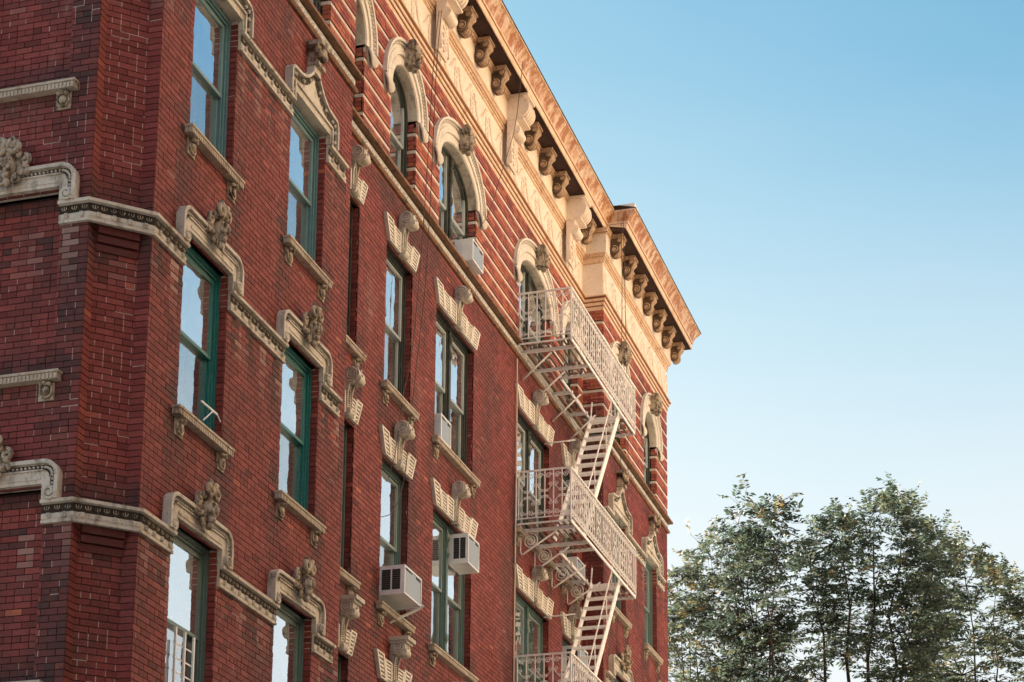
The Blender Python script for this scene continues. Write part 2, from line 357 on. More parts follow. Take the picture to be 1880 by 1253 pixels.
lay(FRET, 0, YM, 11, 18.1, white=.5); lay(FRET, 0, YM, 18.42, 21.15, out=.028, band=True, white=.5)
niche = [(-1.60, -.36, z - .1, z + 2.27) for z in ROWZ]
lay(FL, -3.4, 0, 6.5, 18.1, niche, white=.34)
for z in ROWZ: lay(FL, -1.60, -.36, z - .1, z + 2.27, out=-.15, white=.12)
NO = .16
FN1 = Frame(19.68, .53, 0); FN2 = Frame(19.68 + NO, .53, -45); FN3 = Frame(20.2, NO, -90)
PL = math.hypot(20.2 - 19.68 - NO, .53 - NO)
FCH = Frame(19.68, .53, math.degrees(math.atan2(-.53, .52))); FN2 = Frame(19.68 + NO, .53, math.degrees(math.atan2(NO - .53, 20.2 - 19.68 - NO)))
for fr, L_ in ((FN1, NO), (FN2, PL), (FN3, NO)): lay(fr, 0, L_, 6.5, 18.1, phase=.06, solo=L_ < .3, white=.42)
for fr_, y_, lst, dep in ((F0, 0, open0, .10), (FM, YM, openM, .12)):     # jambs facing the camera
    for (a, b, c, d) in lst:
        zlow = 6.5 if b < 27 else 8.2 if b < 34.6 else 10
        bd = c > 17
        lay(Frame(b, y_ + dep, -90), 0, dep, max(c, zlow), d, out=.010 if not bd else .012, band=bd)
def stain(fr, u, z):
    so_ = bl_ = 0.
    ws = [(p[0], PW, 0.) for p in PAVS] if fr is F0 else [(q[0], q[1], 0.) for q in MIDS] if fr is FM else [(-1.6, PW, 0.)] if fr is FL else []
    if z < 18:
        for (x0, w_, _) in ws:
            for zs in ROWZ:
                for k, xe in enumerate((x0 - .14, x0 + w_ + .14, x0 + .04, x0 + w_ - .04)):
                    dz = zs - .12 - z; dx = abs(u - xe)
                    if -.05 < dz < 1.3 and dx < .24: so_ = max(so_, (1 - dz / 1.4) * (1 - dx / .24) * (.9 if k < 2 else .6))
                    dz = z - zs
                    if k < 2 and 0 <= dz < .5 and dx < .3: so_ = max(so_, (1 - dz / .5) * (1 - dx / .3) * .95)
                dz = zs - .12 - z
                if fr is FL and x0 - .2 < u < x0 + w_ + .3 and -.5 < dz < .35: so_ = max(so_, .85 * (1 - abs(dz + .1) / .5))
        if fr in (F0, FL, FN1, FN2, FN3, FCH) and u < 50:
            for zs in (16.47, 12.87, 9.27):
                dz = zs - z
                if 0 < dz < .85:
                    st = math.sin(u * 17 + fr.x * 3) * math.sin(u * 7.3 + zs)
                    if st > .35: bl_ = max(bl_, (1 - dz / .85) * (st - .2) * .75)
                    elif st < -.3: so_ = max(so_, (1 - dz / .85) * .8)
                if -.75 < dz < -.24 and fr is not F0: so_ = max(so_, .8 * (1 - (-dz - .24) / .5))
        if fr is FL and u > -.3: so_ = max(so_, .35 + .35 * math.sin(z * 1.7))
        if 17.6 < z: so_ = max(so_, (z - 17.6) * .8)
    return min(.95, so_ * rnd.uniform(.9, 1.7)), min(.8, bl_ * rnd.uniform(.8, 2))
def proj(p):
    d = np.asarray(p) - np.array(CAM); c = d @ CW
    return c[..., 0] / c[..., 2] * FPX + 940, c[..., 1] / c[..., 2] * FPX + 1406.5, c[..., 2]
NB = len(bricks); corners = np.zeros((NB, 4, 3)); 
for i, (fr, a, b, z, o) in enumerate(bricks):
    for j, (u, zz) in enumerate(((a, z), (b, z), (b, z + CH), (a, z + CH))): corners[i, j] = fr.w(u, zz, -o)
px, py, dep = proj(corners)
area = .5 * np.abs((px[:, 2] - px[:, 0]) * (py[:, 3] - py[:, 1]) - (px[:, 3] - px[:, 1]) * (py[:, 2] - py[:, 0]))
cxm, cym = px.mean(1), py.mean(1)
ok = (cxm > -5) & (cxm < 1885) & (cym > -5) & (cym < 1258)
hid = np.array([b_[4] < 0 for b_ in bricks])
full = np.array([abs(b_[2] - b_[1] - .2055) < .002 for b_ in bricks])
clean = np.array([max(stain(b_[0], (b_[1] + b_[2]) / 2, b_[3])) < .12 for b_ in bricks])
score = np.where(ok & full & ~hid & clean, area, 0); single = set(np.argsort(-score)[:300].tolist())
soot_ = []; bloom_ = []
JG = .0115; sV = []; sF = []; tone = []
me1 = MB().box(0, .2055, 0, .05, 0, CH - JG).mesh("brick", BRICK1)
for i, (fr, a, b, z, o) in enumerate(bricks):
    j = nrs.uniform(-.0015, .0022); zz0 = z + JG / 2; zz1 = z + CH - JG / 2
    if i in single:
        part("brick", me1, fr, a, zz0, -o - j); continue
    t0, t1 = nrs.uniform(-.0012, .0012, 2); k = len(sV)
    for (u, dz, dd) in ((a, zz0, -o - j - t0), (b, zz0, -o - j + t0), (b, zz1, -o - j + t1), (a, zz1, -o - j - t1)): sV.append(fr.w(u, dz, dd))
    for (u, dz) in ((a, zz0), (b, zz0), (b, zz1), (a, zz1)): sV.append(fr.w(u, dz, .02 - min(o, 0)))
    sF += [(k, k + 1, k + 2, k + 3), (k, k + 4, k + 5, k + 1), (k + 1, k + 5, k + 6, k + 2), (k + 2, k + 6, k + 7, k + 3), (k + 3, k + 7, k + 4, k)]
    so_, bl_ = stain(fr, (a + b) / 2, z); soot_ += [so_] * 5; bloom_ += [bl_] * 5
    tone += [min(1, max(0, .5 + nrs.normal(0, .17) + (.42 if z > 18.3 else 0)))] * 5  # top floor toned up: warm bounced light put into the brick colour
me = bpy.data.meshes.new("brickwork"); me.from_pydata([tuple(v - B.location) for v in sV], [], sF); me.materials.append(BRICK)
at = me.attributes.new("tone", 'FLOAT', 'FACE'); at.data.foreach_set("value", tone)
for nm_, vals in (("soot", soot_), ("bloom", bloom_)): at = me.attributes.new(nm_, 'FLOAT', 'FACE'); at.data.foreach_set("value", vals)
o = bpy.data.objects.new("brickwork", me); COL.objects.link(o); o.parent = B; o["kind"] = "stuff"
pm_ = MB()
for fr, a, b, z0, z1, out in points: pm_.add([fr.w(a, z0, -out + .0015), fr.w(b, z0, -out + .0015), fr.w(b, z1, -out + .0015), fr.w(a, z1, -out + .0015)], [(0, 1, 2, 3)])

# ------------------------------------------------------------ wall sheets behind the bricks
def sheet(mb, fr, u0, u1, z0, z1, opens=(), arcs=(), d=0., mi=0):
    us = {u0, u1}; zs = {z0, z1}
    for (a, b, c, dd) in opens: us |= {a, b}; zs |= {c, dd}
    for (c, a_, b_) in arcs:
        us |= {c - a_ + 2 * a_ * i / 16 for i in range(17)}; zs |= {SPR + b_ * i / 9 for i in range(10)}
    us = sorted(x for x in us if u0 - 1e-9 <= x <= u1 + 1e-9); zs = sorted(x for x in zs if z0 - 1e-9 <= x <= z1 + 1e-9)
    for i in range(len(us) - 1):
        run0 = None
        for j in range(len(zs) - 1):
            a, b, c, e = us[i], us[i + 1], zs[j], zs[j + 1]; x, z = (a + b) / 2, (c + e) / 2
            hole = any(o[0] < x < o[1] and o[2] < z < o[3] for o in opens) or (arcs and in_arch(x, z, arcs))
            if not hole: mb.add([fr.w(a, c, d), fr.w(b, c, d), fr.w(b, e, d), fr.w(a, e, d)], [(0, 1, 2, 3)], mi)
wall = MB()
sheet(wall, F0, 20.2, 26.23, 6.4, 21.2, open0, arch0); sheet(wall, F0, 40.85, 46.92, 11, 21.2, open0, arch0)
sheet(wall, FM, 26.23, 34.5, 8.2, 21.2, openM, archM); sheet(wall, FM, 34.5, 40.85, 9.8, 21.2, openM, archM)
sheet(wall, FRET, 0, YM, 11, 21.2)
sheet(wall, FL, -3.4, 0, 6.4, 21.2, niche)
for fr, L_ in ((FN1, NO), (FN2, PL), (FN3, NO)): sheet(wall, fr, 0, L_, 6.4, 21.2)
for (a, b, c, d) in niche:
    sheet(wall, FL, a, b, c, d, d=.16)
    for u in (a, b): wall.add([FL.w(u, c, 0), FL.w(u, c, .16), FL.w(u, d, .16), FL.w(u, d, 0)], [(0, 1, 2, 3)])
for fr_, lst, dep_ in ((F0, open0, .42), (FM, openM, .5)):        # reveals
    for (a, b, c, d) in lst:
        for u in (a, b): wall.add([fr_.w(u, c, 0), fr_.w(u, c, dep_), fr_.w(u, d, dep_), fr_.w(u, d, 0)], [(0, 1, 2, 3)])
        if c < 17: wall.add([fr_.w(a, d, 0), fr_.w(b, d, 0), fr_.w(b, d, dep_), fr_.w(a, d, dep_)], [(0, 1, 2, 3)])
wpart("mortar_bed", wall, MORTAR); wpart("pointing", pm_, POINT)["kind"] = "stuff"
low = MB()
sheet(low, F0, 20.2, 26.23, 0, 6.4, d=-.008); sheet(low, FM, 26.23, 34.5, 0, 8.2, d=-.008); sheet(low, FM, 34.5, 40.85, 0, 9.8, d=-.008); sheet(low, F0, 40.85, 46.92, 0, 11, d=-.008)
sheet(low, FL, -3.4, 0, 0, 6.4, d=-.008); sheet(low, FL, -14, -3.4, 0, 21.2, d=-.008)
for fr, L_ in ((FN1, NO), (FN2, PL), (FN3, NO)): sheet(low, fr, 0, L_, 0, 6.4)
low.add([(46.92, 0, 0), (46.92, 14.5, 0), (46.92, 14.5, 23.2), (46.92, 0, 23.2)], [(0, 1, 2, 3)])
low.add([(19.68, 14.5, 0), (46.92, 14.5, 0), (46.92, 14.5, 23.2), (19.68, 14.5, 23.2)], [(3, 2, 1, 0)])
low.add([(26.23, 0, 0), (26.23, YM, 0), (26.23, YM, 21.2), (26.23, 0, 21.2)], [(0, 1, 2, 3)])
low.add([(40.85, 0, 0), (40.85, YM, 0), (40.85, YM, 11), (40.85, 0, 11)], [(0, 3, 2, 1)])
wpart("wall", low, LOWBRICK)
wpart("roof", MB().add([(19.7, .55, 23.2), (46.9, .55, 23.2), (46.9, 14.5, 23.2), (19.7, 14.5, 23.2)], [(0, 1, 2, 3)]), FLASH)
# dark rooms behind the windows, curtains
rooms = MB()
for fr_, lst, dp in ((F0, open0, .43), (FM, openM, .52)):
    for (a, b, c, d) in lst:
        top = d + (.75 if c > 17 else .03); A0, A1, C0 = a - .02, b + .02, c
        q = [fr_.w(A0, C0, dp), fr_.w(A1, C0, dp), fr_.w(A1, C0, dp + 1.5), fr_.w(A0, C0, dp + 1.5)]
        t_ = [Vector((p.x, p.y, top)) for p in q]
        rooms.add(q + t_, [(0, 1, 2, 3), (7, 6, 5, 4), (1, 5, 6, 2), (2, 6, 7, 3), (3, 7, 4, 0)])
wpart("room_interior", rooms, ROOM)
cur = MB()
def curtain(fr, u0, u1, z0, z1, d):
    n_ = max(4, int((u1 - u0) / .05)); v = []
    for i in range(n_ + 1):
        u = u0 + (u1 - u0) * i / n_; dd = d + (.025 if i % 2 else 0)
        v += [fr.w(u, z0, dd), fr.w(u, z1, dd)]
    cur.add(v, [(2 * i, 2 * i + 2, 2 * i + 3, 2 * i + 1) for i in range(n_)])
for (a, b, c, d) in open0[:-1]:
    if c < 17: curtain(F0, a + .55, b - .12, c + .1, d - .1, .46)
for (a, b, c, d) in openM:
    if c < 17 and b - a > 1: curtain(FM, b - .55, b - .1, c + .1, d - .3, .6)
wpart("curtain", cur, CURTAIN)

# ------------------------------------------------------------ window sills
corb = MB().box(-.11, .11, -.03, .01, -.25, -.02).ball((0, -.045, -.125), (.06, .045, .06), 0, 10, 6)
corb.ball((-.055, -.06, -.045), (.035, .045, .03)).ball((.055, -.06, -.045), (.035, .045, .03)).ball((0, -.08, -.04), (.03, .05, .028))
corb.tube([(-.075, -.04, -.06), (-.09, -.045, -.14), (-.055, -.05, -.205), (0, -.055, -.225), (.055, -.05, -.205), (.09, -.045, -.14), (.075, -.04, -.06)], .017, 0, 5)
CORB = corb.mesh("sill_corbel", TERRADARK)
def sill(w_, back):
    s = MB().box(-.13, w_ + .13, -.105, back, -.105, -.03).box(-.145, w_ + .145, -.125, back, -.03, 0)
    n_ = int((w_ + .26) / .047)
    for i in range(n_):
        x = -.13 + (w_ + .26) * (i + .2) / n_; s.box(x, x + .03, -.117, -.10, -.105, -.04)
    for i in range(2): s.box(-.142, -.12, -.085 + .04 * i, -.06 + .04 * i, -.105, -.04)
    return s.mesh("window_sill", SILLM)
_sc = {}
def put_sill(fr, u, w_, z, back, xs=None):
    k = (w_, back)
    if k not in _sc: _sc[k] = sill(w_, back)
    o = part("window_sill", _sc[k], fr, u, z)
    for x in (xs or (.04, w_ - .04)): sub("sill_corbel", CORB, o, (x, 0, -.105), (0, 0, 0), (.88, .95, .9))
for (u, a, b) in PAVS:
    for r, z in enumerate(ROWZ):
        if not (u > 34 and r == 2): put_sill(F0, u, PW, z, .3)
for (u, w_, k) in MIDS:
    for r, z in enumerate(ROWZ):
        if not (u > 34 and r == 2): put_sill(FM, u, w_, z, .45, (.04, w_ - .04))
for z in ROWZ: put_sill(FL, -1.60, PW, z, .3)

# ------------------------------------------------------------ windows
def frame_ring(mb, x0, x1, z0, z1, t, y0, y1, mi=0, bottom=True):
    mb.box(x0, x0 + t, y0, y1, z0, z1, mi); mb.box(x1 - t, x1, y0, y1, z0, z1, mi); mb.box(x0 + t, x1 - t, y0, y1, z1 - t, z1, mi)
    if bottom: mb.box(x0 + t, x1 - t, y0, y1, z0, z0 + t, mi)
_wc = {}
def double_hung(fr, u, z, w_, h, d, mf, ms_, key, mull=False, so_=.045, split=.5):
    """frame mesh = the window; sashes (upper outer, lower inner) and panes are its sub-parts"""
    K = (key, round(w_, 3), round(h, 3), d, split)
    if K not in _wc:
        f = MB(); frame_ring(f, 0, w_, -.02, h, .05, d, d + .2)
        frame_ring(f, .05, w_ - .05, .0, h - .05, .035, d + .025, d + .2); frame_ring(f, .085, w_ - .085, .02, h - .085, .025, d + .05, d + .2)
        lights = [(.11, w_ - .11)]
        if mull:
            mw = .17; c = w_ / 2; lights = [(.11, c - mw / 2 - .02), (c + mw / 2 + .02, w_ - .11)]
            f.box(c - mw / 2, c + mw / 2, d + .02, d + .2, -.02, h - .05); f.box(c - mw / 2 + .04, c + mw / 2 - .04, d - .02, d + .02, -.02, h - .06)
            for q in (.12, .42, h - .5, h - .22): f.ball((c, d - .01, q), (.06, .05, .10))
            for e in (c - mw / 2 - .02, c + mw / 2): f.box(e, e + .02, d + .04, d + .2, 0, h - .08)
        fm_ = f.mesh("window", mf); parts_ = []
        for (x0, x1) in lights:
            zm = h * split
            for nm, z0, z1, dd in (("upper", zm - .025, h - .11, d + so_), ("lower", .045, zm + .03, d + so_ + .045)):
                s = MB(); frame_ring(s, x0, x1, z0, z1, .045, dd, dd + .04)
                if nm == "lower": s.box(x0 + .045, x1 - .045, dd - .005, dd + .04, z1 - .055, z1 - .001)
                p = MB().add([(x0 + .04, dd + .018, z0 + .04), (x1 - .04, dd + .018, z0 + .04), (x1 - .04, dd + .018, z1 - .04), (x0 + .04, dd + .018, z1 - .04)], [(0, 1, 2, 3)])
                parts_.append((s.mesh("sash", ms_), p.mesh("pane", GLASS if nm == "upper" else GLASSL)))
        _wc[K] = (fm_, parts_)
    fm_, parts_ = _wc[K]; o = part("window", fm_, fr, u, z)
    for a, b in parts_: sub("sash", a, o); sub("pane", b, o)
    return o
TE = (TEALA, TEALB, TEALC); WIN = {}
for i, (u, a, b) in enumerate(PAVS):
    for r, z in enumerate(ROWZ):
        if u > 34 and r == 2: continue
        WIN[(i, r)] = double_hung(F0, u, z, PW, 2.2 if r == 0 else 2.26, .09, TE[r] if u < 34 else TEALC, TE[r] if u < 34 else GREYG, "pav%d%d" % (r, u > 34))
for i, (u, w_, k) in enumerate(MIDS):
    for r, z in enumerate(ROWZ):
        if u > 34 and r == 2: continue
        double_hung(FM, u, z, w_, 2.43, .10, DARKW if r == 0 else TEALC, ALU if r == 0 else GREYG, "mid%d%d" % (k, r), k == 2, .03)
# arched windows
def ell(c, a_, b_, n_, z=0.): return [(c + a_ * math.cos(math.pi * i / n_), z + b_ * math.sin(math.pi * i / n_)) for i in range(n_ + 1)]
ARISE = .58
def arched(fr, u, w_, d, mf, ms_, kind):
    z0 = 18.42; K = ("arch", round(w_, 2), d, mf.name)
    if K not in _wc:
        h = SPR - z0; f = MB(); c = w_ / 2
        def band(x0a, b0, x1a, b1, y0, y1):               # ring between two half ellipses plus legs
            A, C = ell(c, x0a, b0, 18, h), ell(c, x1a, b1, 18, h)
            for i in range(18):
                f.prism([A[i], A[i + 1], C[i + 1], C[i]], y0, y1)
            for s_ in (-1, 1):
                xs = sorted((c + s_ * x0a, c + s_ * x1a)); f.box(xs[0], xs[1], y0, y1, -.02, h)
        band(w_ / 2, ARISE, w_ / 2 - .06, ARISE - .055, d, d + .2); band(w_ / 2 - .06, ARISE - .055, w_ / 2 - .10, ARISE - .09, d + .03, d + .2)
        f.box(.1, w_ - .1, d + .02, d + .2, -.02, .04)
        lights = [(.10, w_ - .10)]
        if kind == 2:
            lights = [(.10, c - .10), (c + .10, w_ - .10)]; f.box(c - .10, c + .10, d + .02, d + .2, -.02, h + ARISE - .07)
            f.box(c - .04, c + .04, d - .02, d + .02, -.02, h + ARISE - .07)
            for q in (.1, .5, 1.1, 1.5, h + .2, h + .4): f.ball((c, d - .01, q), (.055, .05, .1))
        fm_ = f.mesh("window", mf); parts_ = []
        ia, ib = w_ / 2 - .10, ARISE - .09
        def top(x): return h + ib * math.sqrt(max(0, 1 - ((x - c) / ia) ** 2))
        for (x0, x1) in lights:
            zm = h * .62; dd = d + .03; s = MB()
            xs = [x0 + (x1 - x0) * i / 12 for i in range(13)]
            s.box(x0, x0 + .045, dd, dd + .04, zm, top(x0 + .04)); s.box(x1 - .045, x1, dd, dd + .04, zm, top(x1 - .04)); s.box(x0 + .045, x1 - .045, dd, dd + .04, zm - .03, zm + .03)
            p = MB(); ring = [(x, dd + .02, top(x)) for x in reversed(xs)]
            p.add([(x0, dd + .02, zm), (x1, dd + .02, zm)] + ring, [tuple(range(2 + len(ring)))])
            parts_.append((s.mesh("sash", ms_), p.mesh("pane", GLASS)))
            s = MB(); frame_ring(s, x0, x1, .04, zm + .03, .045, dd + .045, dd + .085)
            p = MB().add([(x0 + .04, dd + .065, .08), (x1 - .04, dd + .065, .08), (x1 - .04, dd + .065, zm - .01), (x0 + .04, dd + .065, zm - .01)], [(0, 1, 2, 3)])
            parts_.append((s.mesh("sash", ms_), p.mesh("pane", GLASS)))
        _wc[K] = (fm_, parts_)
    fm_, parts_ = _wc[K]; o = part("window", fm_, fr, u, z0)
    for a, b in parts_: sub("sash", a, o); sub("pane", b, o)
for (u, a, b) in PAVS: arched(F0, u, PW, .13, DARKW, ALU, 1)
for (u, w_, k) in MIDS: arched(FM, u, w_, .13, DARKW, ALU, k)

# ------------------------------------------------------------ string courses with leaf band and rosettes
SPROF = [(0, 0), (.055, 0), (.06, .03), (.042, .042), (.053, .062), (.053, .10), (.040, .114), (.043, .216), (.095, .224), (.10, .26), (0, .26)]
ros = MB().ball((0, -.004, 0), (.036, .018, .036), 0, 8, 4)
for k in range(6):
    a = k * math.pi / 3; ros.ball((.024 * math.cos(a), -.018, .024 * math.sin(a)), (.012, .007, .012), 0, 5, 3)
ros.ball((0, -.022, 0), (.011, .007, .011), 0, 5, 3); ROS = ros.mesh("rosette", TERRA)
def leaf_strip(L_):
    mb = MB(); n_ = max(1, int(L_ / .105)); st = L_ / n_
    for i in range(n_):
        x = (i + .5) * st
        for s_ in (-1, 1):
            mb.add([(x + s_ * .006, -.0495, .140), (x + s_ * .036, -.053, .168), (x + s_ * .028, -.054, .204), (x + s_ * .024, -.051, .172)], [(0, 1, 2, 3) if s_ > 0 else (3, 2, 1, 0)])
        mb.add([(x - .006, -.051, .150), (x + .006, -.051, .150), (x, -.057, .172), (x - .005, -.051, .196), (x + .005, -.051, .196)], [(0, 1, 2), (2, 4, 3), (0, 2, 3), (1, 4, 2)])
    return mb
def string(plan, z, frs):
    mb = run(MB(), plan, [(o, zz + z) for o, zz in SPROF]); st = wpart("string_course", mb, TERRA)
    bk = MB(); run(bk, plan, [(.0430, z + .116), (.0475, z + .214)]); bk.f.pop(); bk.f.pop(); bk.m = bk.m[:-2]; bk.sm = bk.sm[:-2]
    o = wpart("soot_shade_band", bk, SOOT_SHADE); o.parent = st
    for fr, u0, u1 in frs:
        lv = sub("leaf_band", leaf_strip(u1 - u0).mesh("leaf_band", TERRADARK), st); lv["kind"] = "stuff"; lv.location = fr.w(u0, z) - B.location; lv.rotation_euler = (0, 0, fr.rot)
        n_ = max(1, round((u1 - u0) / .2))
        for i in range(n_):
            q = sub("rosette", ROS, st); q.location = fr.w(u0 + (u1 - u0) * (i + .5) / n_, z + .081, -.050) - B.location; q.rotation_euler = (0, 0, fr.rot)
cl = math.hypot(.52, .53)
for r, z in enumerate((16.47, 12.87, 9.27)):
    string([(19.68, .89), (19.68, .53), (20.2, 0), (21.0, 0)], z, ((FL, -.36, 0.03), (FCH, .0, cl), (F0, 20.2, 21.0)))
    string([(22.27, 0), (24.0, 0)], z, ((F0, 22.3, 24.0),)); string([(25.28, 0), (25.95, 0)], z, ((F0, 25.3, 25.95),))
    string([(19.68, 3.4), (19.68, 2.15)], z, ((FL, -2.87, -1.62),))
    if r < 2:
        string([(42.79, 0), (44.51, 0)], z, ((F0, 42.8, 44.5),)); string([(45.79, 0), (46.4, 0)], z, ((F0, 45.8, 46.4),)); string([(40.95, 0), (41.51, 0)], z, ((F0, 40.95, 41.5),))
    if r < 2 or True:                                    # corbelled top of the recessed corner panel
        for i in range(3):
            dz = .10 * i; part("corbel_course", MB().box(.015, PL - .015, -.095 + .03 * i, .02, z - .10 - dz + .014, z - dz).mesh("corbel_course", BRICK), FN2, 0, 0)

# ------------------------------------------------------------ carved pieces
def volute(mb, x0, x1, c, r, mi=0, side_=True):
    mb.cyl(c, r, x0, x1, mi)
    if side_:
        for x in (x0 - .006, x1 + .006): mb.spiral(c, r * .82, 2.2, x, r * .10, mi, 1, 1.2, 5, 'yz')
mk = MB()                                                # mask with curls
mk.ball((0, -.15, .19), (.095, .11, .12), 0, 10, 7).ball((0, -.265, .17), (.022, .035, .045), 0, 6, 5).ball((0, -.24, .235), (.075, .03, .022), 0, 8, 4)
for s_ in (-1, 1):
    mk.ball((.05 * s_, -.235, .14), (.035, .03, .03)).ball((.038 * s_, -.235, .205), (.018, .015, .012), 0, 6, 4)
    mk.spiral((.095 * s_, .41), .10, 1.5, -.20, .036, 0, s_, R(90), 7); mk.ball((.095 * s_, -.22, .41), (.035, .04, .035), 0, 7, 4); mk.spiral((.19 * s_, .26), .075, 1.3, -.12, .028, 0, -s_, R(90), 6)
    mk.spiral((.10 * s_, .02), .065, 1.4, -.14, .024, 0, s_, R(90), 6)
    mk.ball((.19 * s_, -.10, .19), (.05, .05, .035)).ball((.21 * s_, -.09, .12), (.04, .05, .05)).ball((.15 * s_, -.12, .10), (.04, .05, .04)).ball((.12 * s_, -.14, .33), (.045, .05, .05))
mk.ball((0, -.235, .095), (.035, .025, .015)).ball((0, -.20, .055), (.05, .06, .05)).ball((0, -.17, -.02), (.04, .05, .055)).ball((0, -.14, .36), (.06, .07, .07)).ball((0, -.06, .2), (.2, .07, .17))
MASK = mk.mesh("carved_mask", TERRADARK)
ego = MB().ball((0, 0, 0), (.019, .018, .027), 0, 7, 4)
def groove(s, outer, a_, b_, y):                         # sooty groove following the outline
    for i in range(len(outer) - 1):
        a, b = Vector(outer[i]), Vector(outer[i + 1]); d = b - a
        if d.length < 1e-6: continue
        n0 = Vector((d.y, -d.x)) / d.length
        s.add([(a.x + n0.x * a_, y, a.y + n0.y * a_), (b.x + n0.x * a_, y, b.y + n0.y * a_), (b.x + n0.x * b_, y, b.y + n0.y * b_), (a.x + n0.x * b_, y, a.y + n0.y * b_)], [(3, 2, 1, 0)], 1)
def hoodB(w_):
    s = MB(); x0, x1 = -.25, w_ + .22; zb, zi, zt = 0, .20, .47; r = .19
    outer = []
    for k in range(7): a = R(180 - 15 * k); outer.append((x0 + r + r * math.cos(a), zt - r + r * math.sin(a)))
    for k in range(7): a = R(90 - 15 * k); outer.append((x1 - r + r * math.cos(a), zt - r + r * math.sin(a)))
    outer = [(x0, zb)] + outer + [(x1, zb)]
    inn = [(0, zb), (0, zi), (w_, zi), (w_, zb)]
    # body as three convex-ish pieces
    s.prism([(x0, zb), (0, zb), (0, zi), (x0, zi)], -.075, .1); s.prism([(w_, zb), (x1, zb), (x1, zi), (w_, zi)], -.075, .1)
    s.prism([(x0, zi), (x1, zi)] + outer[1:-1][::-1], -.075, .1)
    s.box(-.03, w_ + .0, -.055, .1, zi - .0, zi + .035); s.box(0.02, w_ - .02, -.085, -.07, zi + .045, zi + .075)
    # raised rim
    for i in range(len(outer) - 1):
        a, b = Vector(outer[i]), Vector(outer[i + 1]); d = (b - a); L_ = d.length
        if L_ < 1e-6: continue
        nrm = Vector((d.y, -d.x)) / L_
        s.prism([tuple(a + nrm * .045), tuple(b + nrm * .045), tuple(b), tuple(a)][::1], -.125, -.07)
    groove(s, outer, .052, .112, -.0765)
    # eggs
    pts = [Vector(p) for p in outer]; acc = .0; step = .052
    def along(ofs):
        out = []; carry = .06
        for i in range(len(pts) - 1):
            a, b = pts[i], pts[i + 1]; d = b - a; L_ = d.length
            if L_ < 1e-6: continue
            nrm = Vector((d.y, -d.x)) / L_; t = carry
            while t < L_: out.append((a + d * (t / L_) + nrm * ofs, math.atan2(d.y, d.x))); t += step
            carry = t - L_
        return out
    for p, an in along(.083):
        s.ball((p.x, -.085, p.y), (.017, .02, .017), 0, 6, 4)
    # inner bead
    for i in range(len(outer) - 1):
        a, b = Vector(outer[i]), Vector(outer[i + 1]); d = (b - a); L_ = d.length
        if L_ < 1e-6: continue
        nrm = Vector((d.y, -d.x)) / L_
        s.prism([tuple(a + nrm * .125), tuple(b + nrm * .125), tuple(b + nrm * .108), tuple(a + nrm * .108)], -.095, -.07)
    for cx_, fl in ((x0 + .115, 1), (x1 - .105, -1)):
        s.spiral((cx_, .08), .088, 1.7, -.115, .02, 0, fl, R(180) if fl > 0 else 0, 5); s.ball((cx_, -.10, .08), (.03, .04, .03), 0, 7, 4)
        s.prism([(cx_ + .09 * math.cos(R(30 * k)), .08 + .085 * math.sin(R(30 * k))) for k in range(12)], -.10, -.07)
    return s
def hoodA(w_):
    s = MB(); x0, x1 = -.25, w_ + .22; c = w_ / 2 - .01; zb, zi = 0, .14
    half = [(.865, 0), (.865, .30), (.85, .37), (.80, .42), (.73, .44), (.62, .445), (.50, .46), (.38, .50), (.28, .56), (.19, .64), (.13, .70), (.12, .78)]
    k = (x1 - x0) / 2 / .865; cc = (x0 + x1) / 2
    L_ = [(cc - a * k, b) for a, b in half]; Rr = [(cc + a * k, b) for a, b in half]; outer = L_ + Rr[::-1]
    s.prism([(x0, zb), (0, zb), (0, zi), (x0, zi)], -.075, .1); s.prism([(w_, zb), (x1, zb), (x1, zi), (w_, zi)], -.075, .1)
    for i in range(len(half) - 1):                      # body in vertical slices
        pass
    zs = [zi] + [b for a, b in half[1:]]
    for i in range(1, len(half) - 1):
        a0, b0 = half[i]; a1, b1 = half[i + 1]
        s.prism([(cc - a0 * k, b0), (cc + a0 * k, b0), (cc + a1 * k, b1), (cc - a1 * k, b1)], -.07, .1)
    s.prism([(x0, zi), (x1, zi), (x1, .30), (x0, .30)], -.07, .1)
    for i in range(len(outer) - 1):
        a, b = Vector(outer[i]), Vector(outer[i + 1]); d = b - a
        if d.length < 1e-6 or abs(a.x - b.x) > .2: continue
        nrm = Vector((d.y, -d.x)) / d.length
        s.prism([tuple(a + nrm * .04), tuple(b + nrm * .04), tuple(b), tuple(a)], -.125, -.065)
    s.box(-.05, w_ + .05, -.10, -.06, zi + .10, zi + .135); s.box(-.03, w_, -.055, .1, zi, zi + .035)
    for xs in ((-.075, -.04), (w_ + .03, w_ + .065)): s.box(xs[0], xs[1], -.10, -.06, 0, zi + .135)
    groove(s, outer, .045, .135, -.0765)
    for i in range(len(outer) - 1):                     # bosses in the dark groove
        a, b = Vector(outer[i]), Vector(outer[i + 1]); d = b - a
        n_ = 1 if d.length < .2 else 2
        if abs(a.x - b.x) > .2: continue
        if i % 2 and d.length < .13: continue
        for q in range(n_):
            p = a + d * ((q + .5) / n_); nrm = Vector((d.y, -d.x)) / d.length; p = p + nrm * .095
            s.ball((p.x, -.09, p.y), (.028, .03, .028), 0, 7, 4)
    s.box(cc - .11, cc + .11, -.13, .02, .70, .80)
    return s
fin = MB().box(-.13, .13, -.19, 0, .0, .05).box(-.10, .10, -.14, 0, .05, .22).box(-.16, .16, -.24, 0, .30, .36)
for s_ in (-1, 1):
    fin.spiral((.10 * s_, .25), .075, 1.4, -.17, .03, 0, -s_, R(90), 6)
    for q in range(3): fin.ball((.06 * s_ * q, -.17 - .02 * (2 - q), .12 + .05 * q), (.045, .06, .05))
